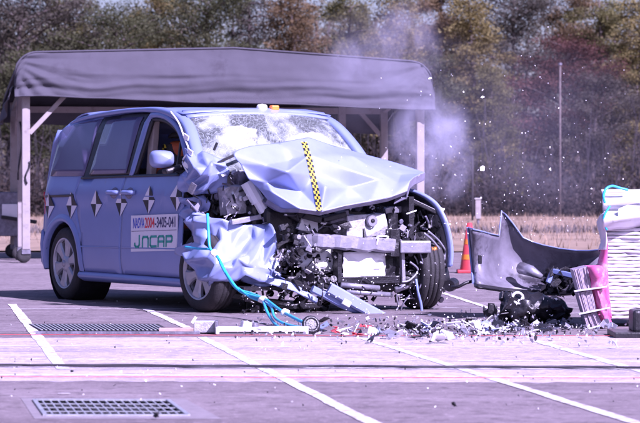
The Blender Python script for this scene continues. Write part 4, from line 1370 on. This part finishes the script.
# fallen bumper bars in body colour
def bar(name, pts, wd_, ht, mk):
    P = spline([VX(*p) for p in pts], 5)
    return obj(name, MB().sweep(P, wd_, ht), mk, van)
bar('grille_bar', [(329, 288, 3.50), (345, 297, 3.54), (366, 309, 3.58), (390, 322, 3.60)], .06, .095, 'paint_torn')
bar('grille_bar', [(312, 289, 3.44), (326, 296, 3.46), (345, 306, 3.5), (365, 313, 3.5)], .05, .06, 'paint')
bar('clip', [(343, 301, 3.60), (350, 305, 3.61)], .02, .05, 'white')
# hanging loom and wires
rng = random.Random(31)
for q in range(46):
    x = rng.uniform(3.02, 3.42)
    px, py = rng.uniform(275, 446), rng.uniform(208, 300)
    if rng.random() < .4:
        px, py = rng.uniform(398, 448), rng.uniform(205, 275)
    p = VX(px, py, x); pts = [p]
    for k in range(4):
        p = p + Vector((rng.gauss(0, .03), rng.gauss(0, .05), rng.gauss(-.02, .05)))
        pts.append(p)
    obj('wire', MB().tube(spline(pts, 4), rng.uniform(.005, .011), 5), rng.choice(['black_part', 'black_part', 'cable', 'white', 'grey_part', 'steel']), van, smooth=True)
for cpts in (((424, 233), (432, 240), (440, 250), (446, 262), (440, 270)), ((428, 231), (440, 242), (447, 256), (444, 268)), ((420, 262), (432, 268), (442, 264), (446, 252)), ((410, 262), (418, 270), (410, 280), (402, 282))):
    obj('wire', MB().tube(spline([VX(p[0], p[1], 3.42) for p in cpts], 6), .009, 6), 'steel', van, smooth=True)
bag('indicator_bulb', VX(434, 250, 3.40), (.025, .032, .03), 30, 'copper', 10, .3)
bag('fog_lamp', VX(431, 262, 3.40), (.04, .06, .05), 33, 'steel', 10, .3)
obj('tow_eye', MB().lathe([(.0, -.05), (.05, -.05), (.055, 0), (.05, .08), (.0, .08)], VX(451, 285, 3.45), (-.5, .6, .1), 16), 'black_part', van, smooth=False)
# brackets, clips, hoses and scraps: the jumble
jm = {'black_part': MB(), 'grey_part': MB(), 'cast': MB(), 'white': MB(), 'steel': MB(), 'primer': MB()}
def jumble(n, x0, x1, px0, px1, py0, py1, wts, smin=.012, smax=.06, inside=None):
    for i in range(n):
        px, py = rng.uniform(px0, px1), rng.uniform(py0, py1)
        if inside and not inside(px, py):
            continue
        p = VX(px, py, rng.uniform(x0, x1))
        mk = rng.choice(wts)
        s = rng.uniform(smin, smax)
        t = rng.random()
        rot = (rng.gauss(0, .5), rng.gauss(0, .5), rng.gauss(0, .6))
        if t < .28:
            jm[mk].box(p, (s * rng.uniform(.3, 1), s * rng.uniform(.5, 1.8), s * rng.uniform(.4, 1.3)), rot)
        elif t < .62:
            d = Vector((rng.gauss(0, .4), rng.gauss(0, 1), rng.gauss(0, .8))).normalized()
            jm[mk].tube([p - d * s, p + d * s], s * rng.uniform(.10, .22), 7)
        elif t < .85:
            jm[mk].lathe([(0, -s * .2), (s * .5, -s * .2), (s * .55, s * .1), (0, s * .2)], p, (-1, rng.gauss(0, .4), rng.gauss(0, .4)), 10)
        else:
            P, d = jag(rng, p, s * 1.2, .08)
            jm[mk].prism(P, d)
B3 = ['black_part'] * 9
jumble(150, 3.02, 3.26, 300, 446, 206, 238, B3 + ['grey_part', 'cast', 'white', 'steel'])
jumble(150, 3.15, 3.38, 276, 340, 226, 292, B3 + ['grey_part', 'cast', 'white'])
jumble(90, 3.20, 3.40, 398, 447, 212, 272, B3 + ['grey_part', 'steel', 'primer'], .012, .05)
jumble(130, 2.68, 2.98, 222, 276, 172, 224, ['black_part', 'black_part', 'black_part', 'cast', 'grey_part', 'steel', 'white'], .012, .05)
jumble(60, 2.44, 2.72, 190, 226, 186, 222, ['black_part', 'black_part', 'grey_part', 'primer'], .02, .07)
jumble(120, 3.05, 3.30, 285, 445, 276, 300, B3 + ['grey_part', 'steel'], .015, .06)
jumble(70, 2.9, 3.2, 240, 330, 285, 314, B3, .02, .07)
jumble(40, 3.30, 3.42, 280, 446, 226, 312, ['white', 'steel', 'black_part'], .005, .012)
for mk, mb2 in jm.items():
    o = obj('engine_bay_fragments', mb2, mk, van)
    o['kind'] = 'stuff'
# debris inside the right wheel house
obj('suspension_arm', MB().beam(VX(230, 295, 2.95), VX(290, 305, 3.1), .06, .05).beam(VX(250, 310, 3.0), VX(320, 305, 3.2), .05, .05), 'black_part', van, bev=.01)
obj('under_shield', MB().box((2.95, .85, .22), (.55, 1.4, .03), (0, .05, 0)), 'black_part', van)

# ================================================================== DUMMY in the driver seat
def skin_body(name, verts, edges, radii, mk, parent=None, root=0, sub=2):
    me = bpy.data.meshes.new(name)
    me.from_pydata([tuple(v) for v in verts], edges, [])
    o = bpy.data.objects.new(name, me); col.objects.link(o)
    if parent:
        o.parent = parent
    s = o.modifiers.new('skin', 'SKIN'); s.use_smooth_shade = True
    for i, r in enumerate(radii):
        me.skin_vertices[0].data[i].radius = r if isinstance(r, tuple) else (r, r)
        me.skin_vertices[0].data[i].use_root = (i == root)
    sb = o.modifiers.new('sub', 'SUBSURF'); sb.levels = sub; sb.render_levels = sub
    me.materials.append(M[mk])
    return o
vm = van.matrix_basis.copy()
vm = Matrix.Translation((OX, OY, 0)) @ Matrix.Rotation(-(PI / 2 - TH), 4, 'Z')
hd = VY(174, 147, .42)
dm = empty('crash_test_dummy', vm @ Vector((hd.x - .1, .46, .62)), -(PI / 2 - TH))
h0 = Vector((.10, 0, hd.z - .62))               # head centre in the dummy frame
V_ = [(0, 0, .12), (-.02, 0, .34), (0, 0, h0.z - .26), (.05, 0, h0.z - .13), (.09, 0, h0.z - .02), (.10, 0, h0.z + .06),
      (0, -.20, h0.z - .27), (.16, -.24, h0.z - .42), (.36, -.16, h0.z - .36), (0, .20, h0.z - .27), (.16, .24, h0.z - .42), (.36, .16, h0.z - .36),
      (.38, -.11, .14), (.44, -.11, -.25), (.38, .11, .14), (.44, .11, -.25)]
E_ = [(0, 1), (1, 2), (2, 3), (3, 4), (4, 5), (2, 6), (6, 7), (7, 8), (2, 9), (9, 10), (10, 11), (0, 12), (12, 13), (0, 14), (14, 15)]
R__ = [.14, .15, .14, .06, .10, .075, .07, .055, .04, .07, .055, .04, .08, .06, .08, .06]
body = skin_body('body', V_, E_, R__, 'skin', dm)
obj('head_cover', MB().lathe([(.085, .0), (.08, .02), (.05, .04), (.0, .05)], h0 + Vector((-.01, 0, .085)), (-.1, 0, 1), 18), 'seat', dm, smooth=True)
tm = MB()
for i, (a0, a1) in enumerate(((0, PI / 2), (PI / 2, PI), (PI, 1.5 * PI), (1.5 * PI, 2 * PI))):
    P = [Vector((0, 0, 0))] + [Vector((.035 * math.cos(a0 + (a1 - a0) * k / 5), 0, .035 * math.sin(a0 + (a1 - a0) * k / 5))) for k in range(6)]
    tm.prism([h0 + Vector((-.03, -.118, -.01)) + q for q in P], (0, -.006, 0), i % 2)
obj('target_sticker', tm, ['tape_yellow', 'sticker_black'], dm)
tag(dm, 'orange crash test dummy seated behind the open driver window', 'dummy')

# ================================================================== CYAN HOSES
def hose(pts, r, label):
    P = spline([W(*p) for p in pts], 6)
    return tag(obj('cyan_hose', MB().tube(P, r, 7), 'cyan', smooth=True), label, 'hose', 'cyan hoses trailing from the crushed wing')
hose([(207.5, 214, 22.05), (208.5, 232, 21.95), (210, 248, 21.9), (217, 256, 21.85), (224, 270, 21.7), (236, 288, 21.6), (252, 294, 21.4), (262, 299, 21.1), (267, 312, 20.7), (274, 323, 20.25), (281, 329, 19.85)], .012, 'cyan hose hanging down the crushed wing to the rail, longest of the cyan hoses')
hose([(219, 259, 21.8), (228, 276, 21.65), (240, 291, 21.5), (256, 297, 21.2), (265, 299, 21.0), (280, 310, 20.5), (296, 319, 19.9), (309, 325, 19.45)], .012, 'cyan hose arching over the debris to the black ring')
hose([(238, 288, 21.55), (250, 297, 21.3), (263, 302, 21.05), (271, 307, 20.8), (275, 318, 20.3), (288, 325, 19.9), (305, 328, 19.5)], .010, 'cyan hose looping lowest to the black ring')
hose([(185, 247, 22.35), (196, 248.5, 22.1), (209, 249, 21.9)], .010, 'short cyan hose crossing the wheel arch of the crushed wing')
for p, lb in (((214, 253, 21.84), 'white tape knot on the cyan hose at the wing'), ((263, 299.5, 21.03), 'white tape knot binding the cyan hoses in mid air'), ((285, 312.5, 20.35), 'white tape knot on the hose nearest the black ring')):
    q = W(*p)
    kb = facet('tape_knot', [[q + Vector((.035 * math.cos(a) * k, -.02 + .035 * math.sin(a) * k, z)) for a in [i * PI / 4 for i in range(9)]] for (k, z) in ((.2, -.03), (1, -.012), (1, .014), (.25, .03))], 'white', None, .008, int(p[0]), .4, n=1, levels=2, solid=0)[0]
    tag(kb, lb, 'tape', 'tape knots on the hoses')
rp = G(311, 334)
rg = obj('black_ring', MB().lathe([(.052 + .016 * math.cos(a), .016 * math.sin(a)) for a in [i * PI / 5 for i in range(10)]], rp + Vector((0, 0, .066)), (.25, -1, .35), 24, closed=True).lathe([(.0, .01), (.05, .008)], rp + Vector((0, 0, .066)), (.25, -1, .35), 20), 'black_part', smooth=True)
tag(rg, 'round black cap lying at the end of the cyan hoses', 'cap')
# ================================================================== RAIL on the ground
rb = empty('tow_bracket', G(205, 334))
D = rb.location.y
def rl(px, py, dy=0):
    return W(px, py, D + dy) - rb.location
obj('housing', MB().box(rl(205, 327) + Vector((0, .06, .0)), (.165, .14, .085)), 'cast', rb, bev=.008)
obj('end_plate', MB().box(rl(216.5, 327.5, -.02), (.02, .16, .10)), 'grey_part', rb, bev=.004)
obj('peg', MB().beam(rl(192, 323), rl(196, 317), .02, .02), 'white', rb)
tag(rb, 'grey steel bracket at the left end of the white ground rail', 'bracket')
ra = empty('ground_rail', G(262, 334.5))
obj('rail', MB().box(W(262, 330.5, ra.location.y) - ra.location, (.66, .11, .055)), 'white_sheet', ra, bev=.008)
obj('rail_slot', MB().box(W(262, 332.5, ra.location.y - .056) - ra.location, (.60, .006, .012)), 'pit', ra)
obj('bolt_block', MB().box(W(246, 325.5, ra.location.y) - ra.location, (.07, .08, .06), (0, .2, .3)), 'white_sheet', ra, bev=.012)
obj('bolt', MB().lathe([(0, .03), (.02, .025), (.024, 0), (.03, 0), (.03, -.02)], W(255, 326.5, ra.location.y - .01) - ra.location, (0, 0, 1), 10), 'grey_part', ra)
tag(ra, 'white metal rail lying in front of the right front wheel', 'rail')
sl = obj('wooden_sleeper', MB().box(G(177, 332) + Vector((0, 0, .014)), (.26, .10, .028)), mat('brown_board', (.36, .25, .22), .8, 0, .2, 20), bev=.004)
tag(sl, 'flat brown board beside the grey rail bracket', 'board')

# ================================================================== BARRIER at the right
YB = 20.2
ba = empty('deformable_barrier', (W(622, 200, YB).x, YB, 0))
def bl_(px, py, dy=0):
    return W(px, py, YB + dy) - ba.location
kB = YB / FPX
rng = random.Random(44)
XR = 700
nl = 25
for i in range(nl):
    y0 = 228 + (319 - 228) * i / nl
    rows = []
    th = (319 - 228) / nl
    lx0 = 606 + rng.uniform(-1.5, 1.0)
    for t, dd in ((0.02, .03), (.06, -.008), (.5, -.014 + rng.uniform(-.01, .01)), (.92, -.008), (.97 + rng.uniform(-.05, .01), .03)):
        r = []
        for j in range(25):
            px = lx0 + (XR - lx0) * j / 24
            wv = .7 * noise.noise(Vector((px * .06, i * .8, 1))) + .5 * noise.noise(Vector((px * .2, i * 1.3, 2)))
            r.append(bl_(px, y0 + th * t + wv, dd + .012 * noise.noise(Vector((px * .12, i * 2.1, 4)))))
        rows.append(r)
    rows.append([p + Vector((0, .5, 0)) for p in rows[-1]])
    rows.insert(0, [p + Vector((0, .5, 0)) for p in rows[0]])
    obj('honeycomb_layer', MB().grid(rows), 'white_sheet', ba, smooth=True)
obj('core', MB().box(bl_(655, 256, .32), ((XR - 612) * kB, .5, 125 * kB)), 'grey_part', ba)
# folded cladding sheet over the top
cl = []
for (y0, dy) in ((190, .45), (189.5, .2), (190, -.02), (196, -.05), (204, -.09), (211, .0), (217, -.10), (224, -.07), (230, -.02)):
    r = []
    for j in range(21):
        px = 602.5 + (XR - 602.5) * j / 20
        bulge = .07 * math.sin((px - 600) * .055 + (y0 - 190) * .12)
        yy = y0 + (2.2 * noise.noise(Vector((px * .05, y0 * .1, 3)))) - (px - 604) * .07 * ((y0 - 190) / 40)
        r.append(bl_(px + 3 * noise.noise(Vector((y0 * .15, 0, 6))), yy, dy + bulge * (1 if y0 > 194 else .2)))
    cl.append(r)
obj('cladding_sheet', MB().grid(catgrid(cl, 2)), 'white_sheet', ba, smooth=True, solid=.006)
cl2 = []
for (y0, dy) in ((205, -.12), (211, -.16), (218, -.12)):
    cl2.append([bl_(618 + (XR - 618) * j / 10, y0 - 8 * math.sin(j * .28) + 4 * (1 - j / 3 if j < 3 else 0), dy + .04 * math.sin(j * .8)) for j in range(11)])
obj('cladding_fold', MB().grid(catgrid(cl2, 4)), 'white_sheet', ba, smooth=True, solid=.006)
obj('cyan_tape', MB().tube(spline([bl_(605, 203, -.12), bl_(603.5, 196, -.12), bl_(606, 189, -.11), bl_(612, 186, -.08), bl_(620, 188, -.06), bl_(628, 190, -.05)], 6), .010, 6), 'cyan', ba, smooth=True)
obj('cyan_tape', MB().tube(spline([bl_(610, 206, -.12), bl_(605, 214, -.13), bl_(603.5, 222, -.12), bl_(607, 230, -.10)], 6), .008, 6), 'cyan', ba, smooth=True)
# left facing sheet and pink skin
def bsheet(name, rows_, mk, amp=.03, seed=1, n=7, freq=6, solid=.006):
    g_ = catgrid([[bl_(*p) for p in r] for r in rows_], n)
    return obj(name, MB().grid(crumple(g_, amp, freq, seed, .6)), mk, ba, smooth=True, solid=solid)
bsheet('torn_face_sheet', [[(606, 212, -.06), (600, 216, .0), (597, 222, .25)], [(607, 224, -.08), (602, 226, -.02), (599, 232, .25)], [(607, 236, -.08), (604, 240, .0), (602, 244, .25)], [(606, 250, -.08), (601, 250, -.02), (598, 252, .22)]], 'white_sheet', .05, 3)
bsheet('pink_skin', [[(607, 226, -.04), (604, 228, .05), (602, 232, .4)], [(608, 250, -.05), (603, 252, .02), (601, 252, .4)], [(609, 285, -.05), (602, 285, .0), (600, 284, .4)], [(612, 318, -.04), (607, 318, .02), (604, 316, .4)]], 'pink', .05, 6)
tag(ba, 'white layered honeycomb crash barrier crumpled at the right edge', 'barrier')
# pink bumper blocks of the barrier, leaning
blk = [((573.5, 270), (588, 266.5), (602, 266), (606, 286), (592, 288), (579, 290.5), 'upper'),
       ((578, 293), (592, 290), (604, 289), (609, 307), (597, 310), (584, 313.5), 'middle'),
       ((584, 315.5), (597, 312), (608, 309), (612, 322), (604, 326), (588, 329), 'lower')]
for bi, (a, b, c_, d, e, f, nm) in enumerate(blk):
    YK = YB - .28
    bo = empty('honeycomb_block', W((a[0] + d[0]) / 2, e[1], YK))
    def kq(p, dy=0.0):
        return W(p[0], p[1], YK + dy) - bo.location
    # ribbed left part
    nR_ = 11
    for i in range(nR_):
        t0, t1 = i / nR_, (i + .72) / nR_
        L = lambda A, B, t: (A[0] + (B[0] - A[0]) * t, A[1] + (B[1] - A[1]) * t)
        p = [kq(L(a, b, t0)), kq(L(a, b, t1)), kq(L(f, e, t1)), kq(L(f, e, t0))]
        jt = rng.uniform(-.01, .01)
        obj('rib', MB().prism([q + Vector((0, jt, 0)) for q in p], (0, .30, 0)), 'mauve', bo)
    cg = catgrid([[kq(b, .01), kq(((b[0] + c_[0]) / 2, (b[1] + c_[1]) / 2 + .5), -.03), kq(c_, .03)], [kq(((b[0] + e[0]) / 2 + .5, (b[1] + e[1]) / 2), -.01), kq(((b[0] + d[0]) / 2, (b[1] + d[1]) / 2), -.05), kq(((c_[0] + d[0]) / 2 - .5, (c_[1] + d[1]) / 2), .02)], [kq(e, .01), kq(((e[0] + d[0]) / 2, (e[1] + d[1]) / 2), -.03), kq(d, .03)]], 6)
    obj('pink_face', MB().grid(crumple(cg, .06, 16, bi + 2, .6)), 'pink', bo, smooth=True, solid=.006)
    obj('block_core', MB().prism([kq(b, .05), kq(c_, .05), kq(d, .05), kq(e, .05)], (0, .28, 0)), 'pink', bo)
    obj('cover_strip', MB().beam(kq((a[0] + .5, f[1] + .8), -.02), kq((d[0] + .5, d[1] + .8), -.02), .04, .012), 'white_sheet', bo, bev=.004)
    tag(bo, nm + ' pink and mauve honeycomb block of the three leaning on the barrier', 'honeycomb block', 'pink blocks torn from the barrier')
# black foot under the barrier
ft = empty('barrier_foot', G(650, 338))
obj('foot_plate', MB().box((0, .2, .02), (.5, .5, .04)), 'black_part', ft, bev=.006)
obj('foot_post', MB().box((.02, .2, .11), (.26, .3, .16)), 'black_part', ft, bev=.02)
tag(ft, 'black steel foot under the white barrier', 'foot')

# ================================================================== TORN BUMPER
YT = 21.6
tb = empty('torn_bumper', W(535, 300, YT))
def tl_(px, py, dy=0):
    return W(px, py, YT + dy) - tb.location
cols = [((468.5, 227.5), (474, 283), -.10), ((473, 229), (478, 284.5), -.19), ((481, 231), (484, 285), -.12), ((490, 233.5), (490, 286), .02), ((499, 235.5), (497, 287), .12),
        ((501.5, 210.5), (503, 288), .15), ((506, 215), (508, 288.5), .17), ((513, 223.5), (514, 289), .20), ((523, 237.5), (523, 290), .22), ((533, 242), (533, 290.5), .22), ((543, 245), (543, 291), .20), ((560, 248.5), (558, 292), .14), ((577, 250.5), (570, 291), .05), ((590, 250.5), (582, 274), -.05), ((601, 249.5), (598, 264), -.16)]
rows = []
for (tp_, bt, dy) in cols:
    r = []
    for i in range(11):
        t = i / 10
        px = tp_[0] + (bt[0] - tp_[0]) * t; py = tp_[1] + (bt[1] - tp_[1]) * t
        bul = .10 * math.sin(PI * t) - .16 * max(0, t - .86) / .14
        r.append(tl_(px, py, dy + bul + .02 * noise.noise(Vector((px * .06, py * .06, 2)))))
    rows.append(r)
M['bumper_in'] = mat('bumper_inside', (.15, .14, .175), .34, 0, .35, 3.5, dirt=((.03, .027, .036), 3, .50))
obj('bumper_shell', MB().grid(rows), 'bumper_in', tb, smooth=True, solid=.012)
edge = [r[0] + Vector((0, -.012, 0)) for r in rows]
obj('painted_edge', MB().tube(edge, .006, 6), 'paint_torn', tb, smooth=False)
obj('painted_edge', MB().tube([p + Vector((-.008, -.01, 0)) for p in rows[0]], .009, 6), 'paint_torn', tb, smooth=False)
obj('lower_flange', MB().grid([[r[-1] for r in rows], [r[-1] + Vector((0, -.06, -.03)) for r in rows], [r[-1] + Vector((0, -.13, -.015)) for r in rows]]), 'black_part', tb, smooth=True, solid=.008)
obj('lamp_tube', MB().tube([tl_(521, 268, .1), tl_(531, 271, .0), tl_(542, 277, -.03)], [.05, .045, .02], 10), 'steel', tb, smooth=True)
obj('clip', MB().beam(tl_(480, 255, -.20), tl_(480, 264, -.20), .03, .03), 'black_part', tb, bev=.006)
obj('blue_stay', MB().beam(tl_(553, 271, -.1), tl_(574, 276, -.2), .03, .04).beam(tl_(552, 272, -.1), tl_(548, 283, -.12), .03, .035), 'paint', tb, bev=.006)
obj('trailing_wire', MB().tube(spline([tl_(474, 281, -.1), tl_(466, 283, -.15), tl_(458, 287, -.15), tl_(452, 287, -.1)], 5), .014, 6), 'black_part', tb, smooth=True)
bm_ = MB(); rng = random.Random(71)
for i in range(70):
    p = tl_(rng.uniform(545, 578), rng.uniform(268, 293), rng.uniform(-.15, .1))
    s = rng.uniform(.02, .07)
    if rng.random() < .6:
        bm_.box(p, (s, s * .7, s * rng.uniform(.3, .9)), (rng.gauss(0, .7), rng.gauss(0, .7), rng.gauss(0, .7)))
    else:
        P, d = jag(rng, p, s * 1.3, .1); bm_.prism(P, d)
obj('broken_mounts', bm_, 'black_part', tb)['kind'] = 'stuff'
tag(tb, 'torn off bumper cover, dark inside, with a raised spike', 'bumper')

# black lump of torn parts under it
YL = G(535, 325).y
lump = empty('torn_lamp_unit', G(535, 325))
def ul(px, py, dy=0):
    return W(px, py, YL + dy) - lump.location
lg = catgrid([[ul(499, 298, .05), ul(512, 293, .0), ul(526, 294, -.02), ul(543, 296, .0), ul(558, 301, .04), ul(571, 312, .1)],
              [ul(501, 305, -.10), ul(514, 302, -.16), ul(528, 303, -.18), ul(543, 305, -.16), ul(558, 308, -.08), ul(570, 313, .05)],
              [ul(499, 315, -.10), ul(514, 314, -.16), ul(528, 314, -.18), ul(543, 314, -.14), ul(557, 313, -.06), ul(569, 314, .06)],
              [ul(498, 324, .0), ul(513, 323, -.05), ul(528, 322, -.05), ul(543, 320, -.03), ul(556, 318, .02), ul(568, 315, .08)],
              [ul(499, 322, .22), ul(513, 320, .22), ul(528, 318, .22), ul(543, 316, .22), ul(556, 314, .2), ul(568, 313, .18)]], 3)
facet('housing', lg, 'black_part', lump, .035, 4, .8, n=1, levels=0, solid=.01, edge=1.0)
jz = random.Random(17)
for i in range(9):
    P, d = jag(jz, ul(jz.uniform(502, 560), jz.uniform(296, 320), jz.uniform(-.22, -.02)), jz.uniform(.04, .10), .08)
    obj('broken_plate', MB().prism(P, d), 'black_part', lump)
obj('lamp_ring', MB().lathe([(.042 + .010 * math.cos(a), .010 * math.sin(a)) for a in [i * PI / 4 for i in range(8)]], ul(518, 298, -.17), (.3, -1, .3), 20, closed=True), 'white', lump, smooth=True)
for i in range(3):
    px = 503 + i * 6.5
    obj('tab', MB().box(ul(px, 296 + rng.uniform(-2, 3), -.05 + rng.uniform(-.05, .05)), (.05, .04, .07), (rng.gauss(0, .5), rng.gauss(0, .5), rng.gauss(0, .5))), 'black_part', lump, bev=.006)
jj = MB()
for i in range(40):
    p = ul(rng.uniform(500, 562), rng.uniform(295, 322), rng.uniform(-.24, -.15))
    P, d = jag(rng, p, rng.uniform(.004, .014), .2); jj.prism(P, d)
obj('glass_crumbs', jj, 'white', lump)['kind'] = 'stuff'
tag(lump, 'jagged black lamp housing lump lying below the torn bumper', 'lamp housing')

# ================================================================== DEBRIS
rng = random.Random(90)
def pile_y(px):
    return 331 + 5 * math.sin(px * .02) + rng.gauss(0, 4.0)
kinds = [('white_shard', 'white', 'jagged white plastic shard in the debris strewn before the van', 30, .035, .085),
         ('black_shard', 'black_part', 'black plastic fragment in the debris strewn before the van', 36, .03, .08),
         ('metal_shard', 'steel', 'bent bright metal scrap in the debris strewn before the van', 26, .03, .075),
         ('blue_shard', 'paint_torn', 'pale blue painted fragment in the debris strewn before the van', 16, .03, .075),
         ('red_shard', 'red', 'red plastic piece in the debris before the crushed front', 9, .02, .05)]
for nm, mk, lb, cnt, s0, s1 in kinds:
    for i in range(cnt):
        px = rng.uniform(300, 572) if mk != 'red' else rng.uniform(326, 376)
        if rng.random() < .45 and mk != 'red':
            px = rng.gauss(500, 40)
        py = pile_y(px)
        p = G(px, max(318, min(346, py)))
        s = rng.uniform(s0, s1)
        m_ = MB()
        P, d = jag(rng, (0, 0, 0), s, .1, .38); m_.prism(P, d)
        if rng.random() < .6:
            P, d = jag(rng, (rng.gauss(0, s * .4), rng.gauss(0, s * .4), 0), s * .6, .14, .6); m_.prism(P, d)
        zmin = min(v[2] for v in m_.v)
        o = obj(nm, m_, mk)
        o.location = (p.x, p.y, -zmin + .006)
        spot = 'under the fallen blue bar' if px < 400 else 'below the left front wheel' if px < 470 else 'left of the black lamp housing' if px < 530 else 'between the lamp housing and the pink blocks'
        tag(o, lb.split(' in the debris')[0] + ' lying ' + spot, 'fragment', nm.replace('_', ' ') + ' debris')
crumbs = MB()
for i in range(1150):
    px = rng.uniform(235, 600) if rng.random() < .6 else rng.gauss(490, 50)
    p = G(px, max(312, min(352, 332 + rng.gauss(0, 6))))
    s = rng.uniform(.005, .019)
    P, d = jag(rng, p + Vector((0, 0, s * .8 + .008 + (abs(rng.gauss(0, .02)) if rng.random() < .5 else 0))), s, .25)
    crumbs.prism(P, d, rng.choice((0, 1, 1, 2, 2, 2)))
for i in range(160):
    p = G(rng.uniform(0, 640), rng.uniform(300, 415))
    s = rng.uniform(.004, .010)
    P, d = jag(rng, p + Vector((0, 0, s + .012)), s, .3); crumbs.prism(P, d, rng.choice((0, 1)))
tag(obj('crash_crumbs', crumbs, ['white', 'black_part', 'steel']), 'fine crumbs of glass and plastic scattered on the lane', 'crumbs', kind='stuff')
# larger named pieces
def scrap(name, px, py, s, mk, lb, seed, cat='fragment'):
    r_ = random.Random(seed); m_ = MB()
    for i in range(4):
        P, d = jag(r_, (r_.gauss(0, s * .35), r_.gauss(0, s * .35), r_.gauss(0, s * .2)), s * r_.uniform(.6, 1), .12); m_.prism(P, d)
    zmin = min(v[2] for v in m_.v); p = G(px, py)
    o = obj(name, m_, mk, bev=.003); o.location = (p.x, p.y, -zmin + .006)
    return tag(o, lb, cat)
scrap('white_scrap', 443, 344, .075, 'white', 'biggest white scrap lying forward of the left front wheel', 1)
scrap('black_scrap', 485, 318, .07, 'black_part', 'black scrap standing alone left of the black lamp housing', 2)
scrap('black_scrap', 454, 409, .022, 'black_part', 'small black scrap alone in the right foreground', 3)
scrap('black_scrap', 157, 420, .03, 'black_part', 'small black stone below the right corner of the drain grating', 4)
scrap('metal_scrap', 427, 334, .07, 'steel', 'tangled grey scrap below the left front wheel', 6)
scrap('white_scrap', 613, 349, .04, 'white', 'white scrap lying alone below the striped barrier', 8)
scrap('white_scrap', 375, 338, .05, 'white', 'white scrap beside the red pieces under the fallen blue bar', 12)
scrap('metal_scrap', 610, 331, .07, 'steel', 'twisted metal scrap hanging at the foot of the barrier', 14)
# fragments still in the air
fly = MB()
for i in range(260):
    t = rng.random()
    if t < .55:
        px, py, Y = rng.uniform(425, 612), 235 - abs(rng.gauss(0, 75)), rng.uniform(20, 26)
    elif t < .75:
        px, py, Y = rng.gauss(430, 70), rng.uniform(150, 300), rng.uniform(19.6, 21.2)
    else:
        px, py, Y = rng.uniform(330, 640), rng.uniform(60, 300), rng.uniform(19.5, 27)
    s = rng.uniform(.003, .009) * (1.7 if rng.random() < .08 else 1)
    P, d = jag(rng, W(px, py, Y), s, .5); fly.prism(P, d)
for i in range(170):
    s = rng.uniform(.003, .009)
    P, d = jag(rng, W(rng.uniform(245, 450), rng.uniform(262, 322), rng.uniform(20.4, 21.4)), s, .5); fly.prism(P, d)
tag(obj('flying_crumbs', fly, 'white'), 'tiny white crumbs of glass flying through the air', 'crumbs', kind='stuff')
for (px, py, s, lb) in ((482.5, 168.5, .022, 'white fragment flying above the torn bumper, left of the meter box'), (483, 97, .018, 'white fragment flying high in front of the wood'), (548, 27, .010, 'small white speck flying highest in front of the trees')):
    P, d = jag(random.Random(px), (0, 0, 0), s, .5)
    o = obj('flying_fragment', MB().prism(P, d), 'white'); o.location = W(px, py, 22.5)
    tag(o, lb, 'fragment', 'fragments in the air')

# ================================================================== SMOKE
def smoke(name, c, s, dens, seed, label, scale=1.6, thr=.42):
    m = bpy.data.materials.new(name); m.use_nodes = True
    n, l = m.node_tree.nodes, m.node_tree.links
    n.remove(n['Principled BSDF'])
    out = n['Material Output']
    pv = n.new('ShaderNodeVolumePrincipled')
    pv.inputs['Color'].default_value = (.80, .80, .98, 1)
    pv.inputs['Anisotropy'].default_value = .0
    tc = n.new('ShaderNodeTexCoord')
    ln = n.new('ShaderNodeVectorMath'); ln.operation = 'LENGTH'
    l.new(tc.outputs['Object'], ln.inputs[0])
    fo = n.new('ShaderNodeMapRange'); fo.inputs['From Min'].default_value = 1.0; fo.inputs['From Max'].default_value = .25
    l.new(ln.outputs['Value'], fo.inputs['Value'])
    nz = n.new('ShaderNodeTexNoise'); nz.inputs['Scale'].default_value = scale; nz.inputs['Detail'].default_value = 6; nz.inputs['Roughness'].default_value = .62
    nz.inputs['Distortion'].default_value = .5
    mp = n.new('ShaderNodeMapping'); mp.inputs['Location'].default_value = (seed, seed * 2, 0)
    l.new(tc.outputs['Object'], mp.inputs['Vector']); l.new(mp.outputs[0], nz.inputs['Vector'])
    r = n.new('ShaderNodeMapRange'); r.inputs['From Min'].default_value = thr; r.inputs['From Max'].default_value = .72
    l.new(nz.outputs['Fac'], r.inputs['Value'])
    mu = n.new('ShaderNodeMath'); mu.operation = 'MULTIPLY'
    l.new(fo.outputs[0], mu.inputs[0]); l.new(r.outputs[0], mu.inputs[1])
    m2 = n.new('ShaderNodeMath'); m2.operation = 'MULTIPLY'; m2.inputs[1].default_value = dens
    l.new(mu.outputs[0], m2.inputs[0]); l.new(m2.outputs[0], pv.inputs['Density'])
    l.new(pv.outputs[0], out.inputs['Volume'])
    M[name] = m
    name = 'smoke_wisp' if 'wisp' in name else name
    mb2 = MB().lathe([(math.sin(PI * i / 12) + 1e-4, -math.cos(PI * i / 12)) for i in range(13)], n=24)
    o = obj(name, mb2, m, smooth=True)
    o.location = c; o.scale = s
    return tag(o, label, 'smoke', kind='stuff')
smoke('smoke_puff', W(432, 148, 26.5), (.48, .45, .66), 4.2, 3.3, 'pale smoke puff rising beside the tent post over the bonnet')
smoke('smoke_wisp', W(385, 72, 27), (1.0, .5, .75), .8, 9.1, 'thin smoke wisp over the right corner of the tent')
smoke('smoke_wisp_high', W(405, 45, 27), (.42, .4, .55), 1.6, 5.2, 'thin bluish smoke wisp rising above the tent towards the tree tops')
smoke('smoke_wisp_left', W(352, 58, 27), (.32, .3, .34), 1.6, 7.9, 'faint smoke wisp above the middle of the tent roof')
smoke('smoke_veil', W(535, 140, 32), (1.7, 1.2, 1.35), .15, 1.7, 'faint smoke veil drifting in front of the wood', 1.2, .35)
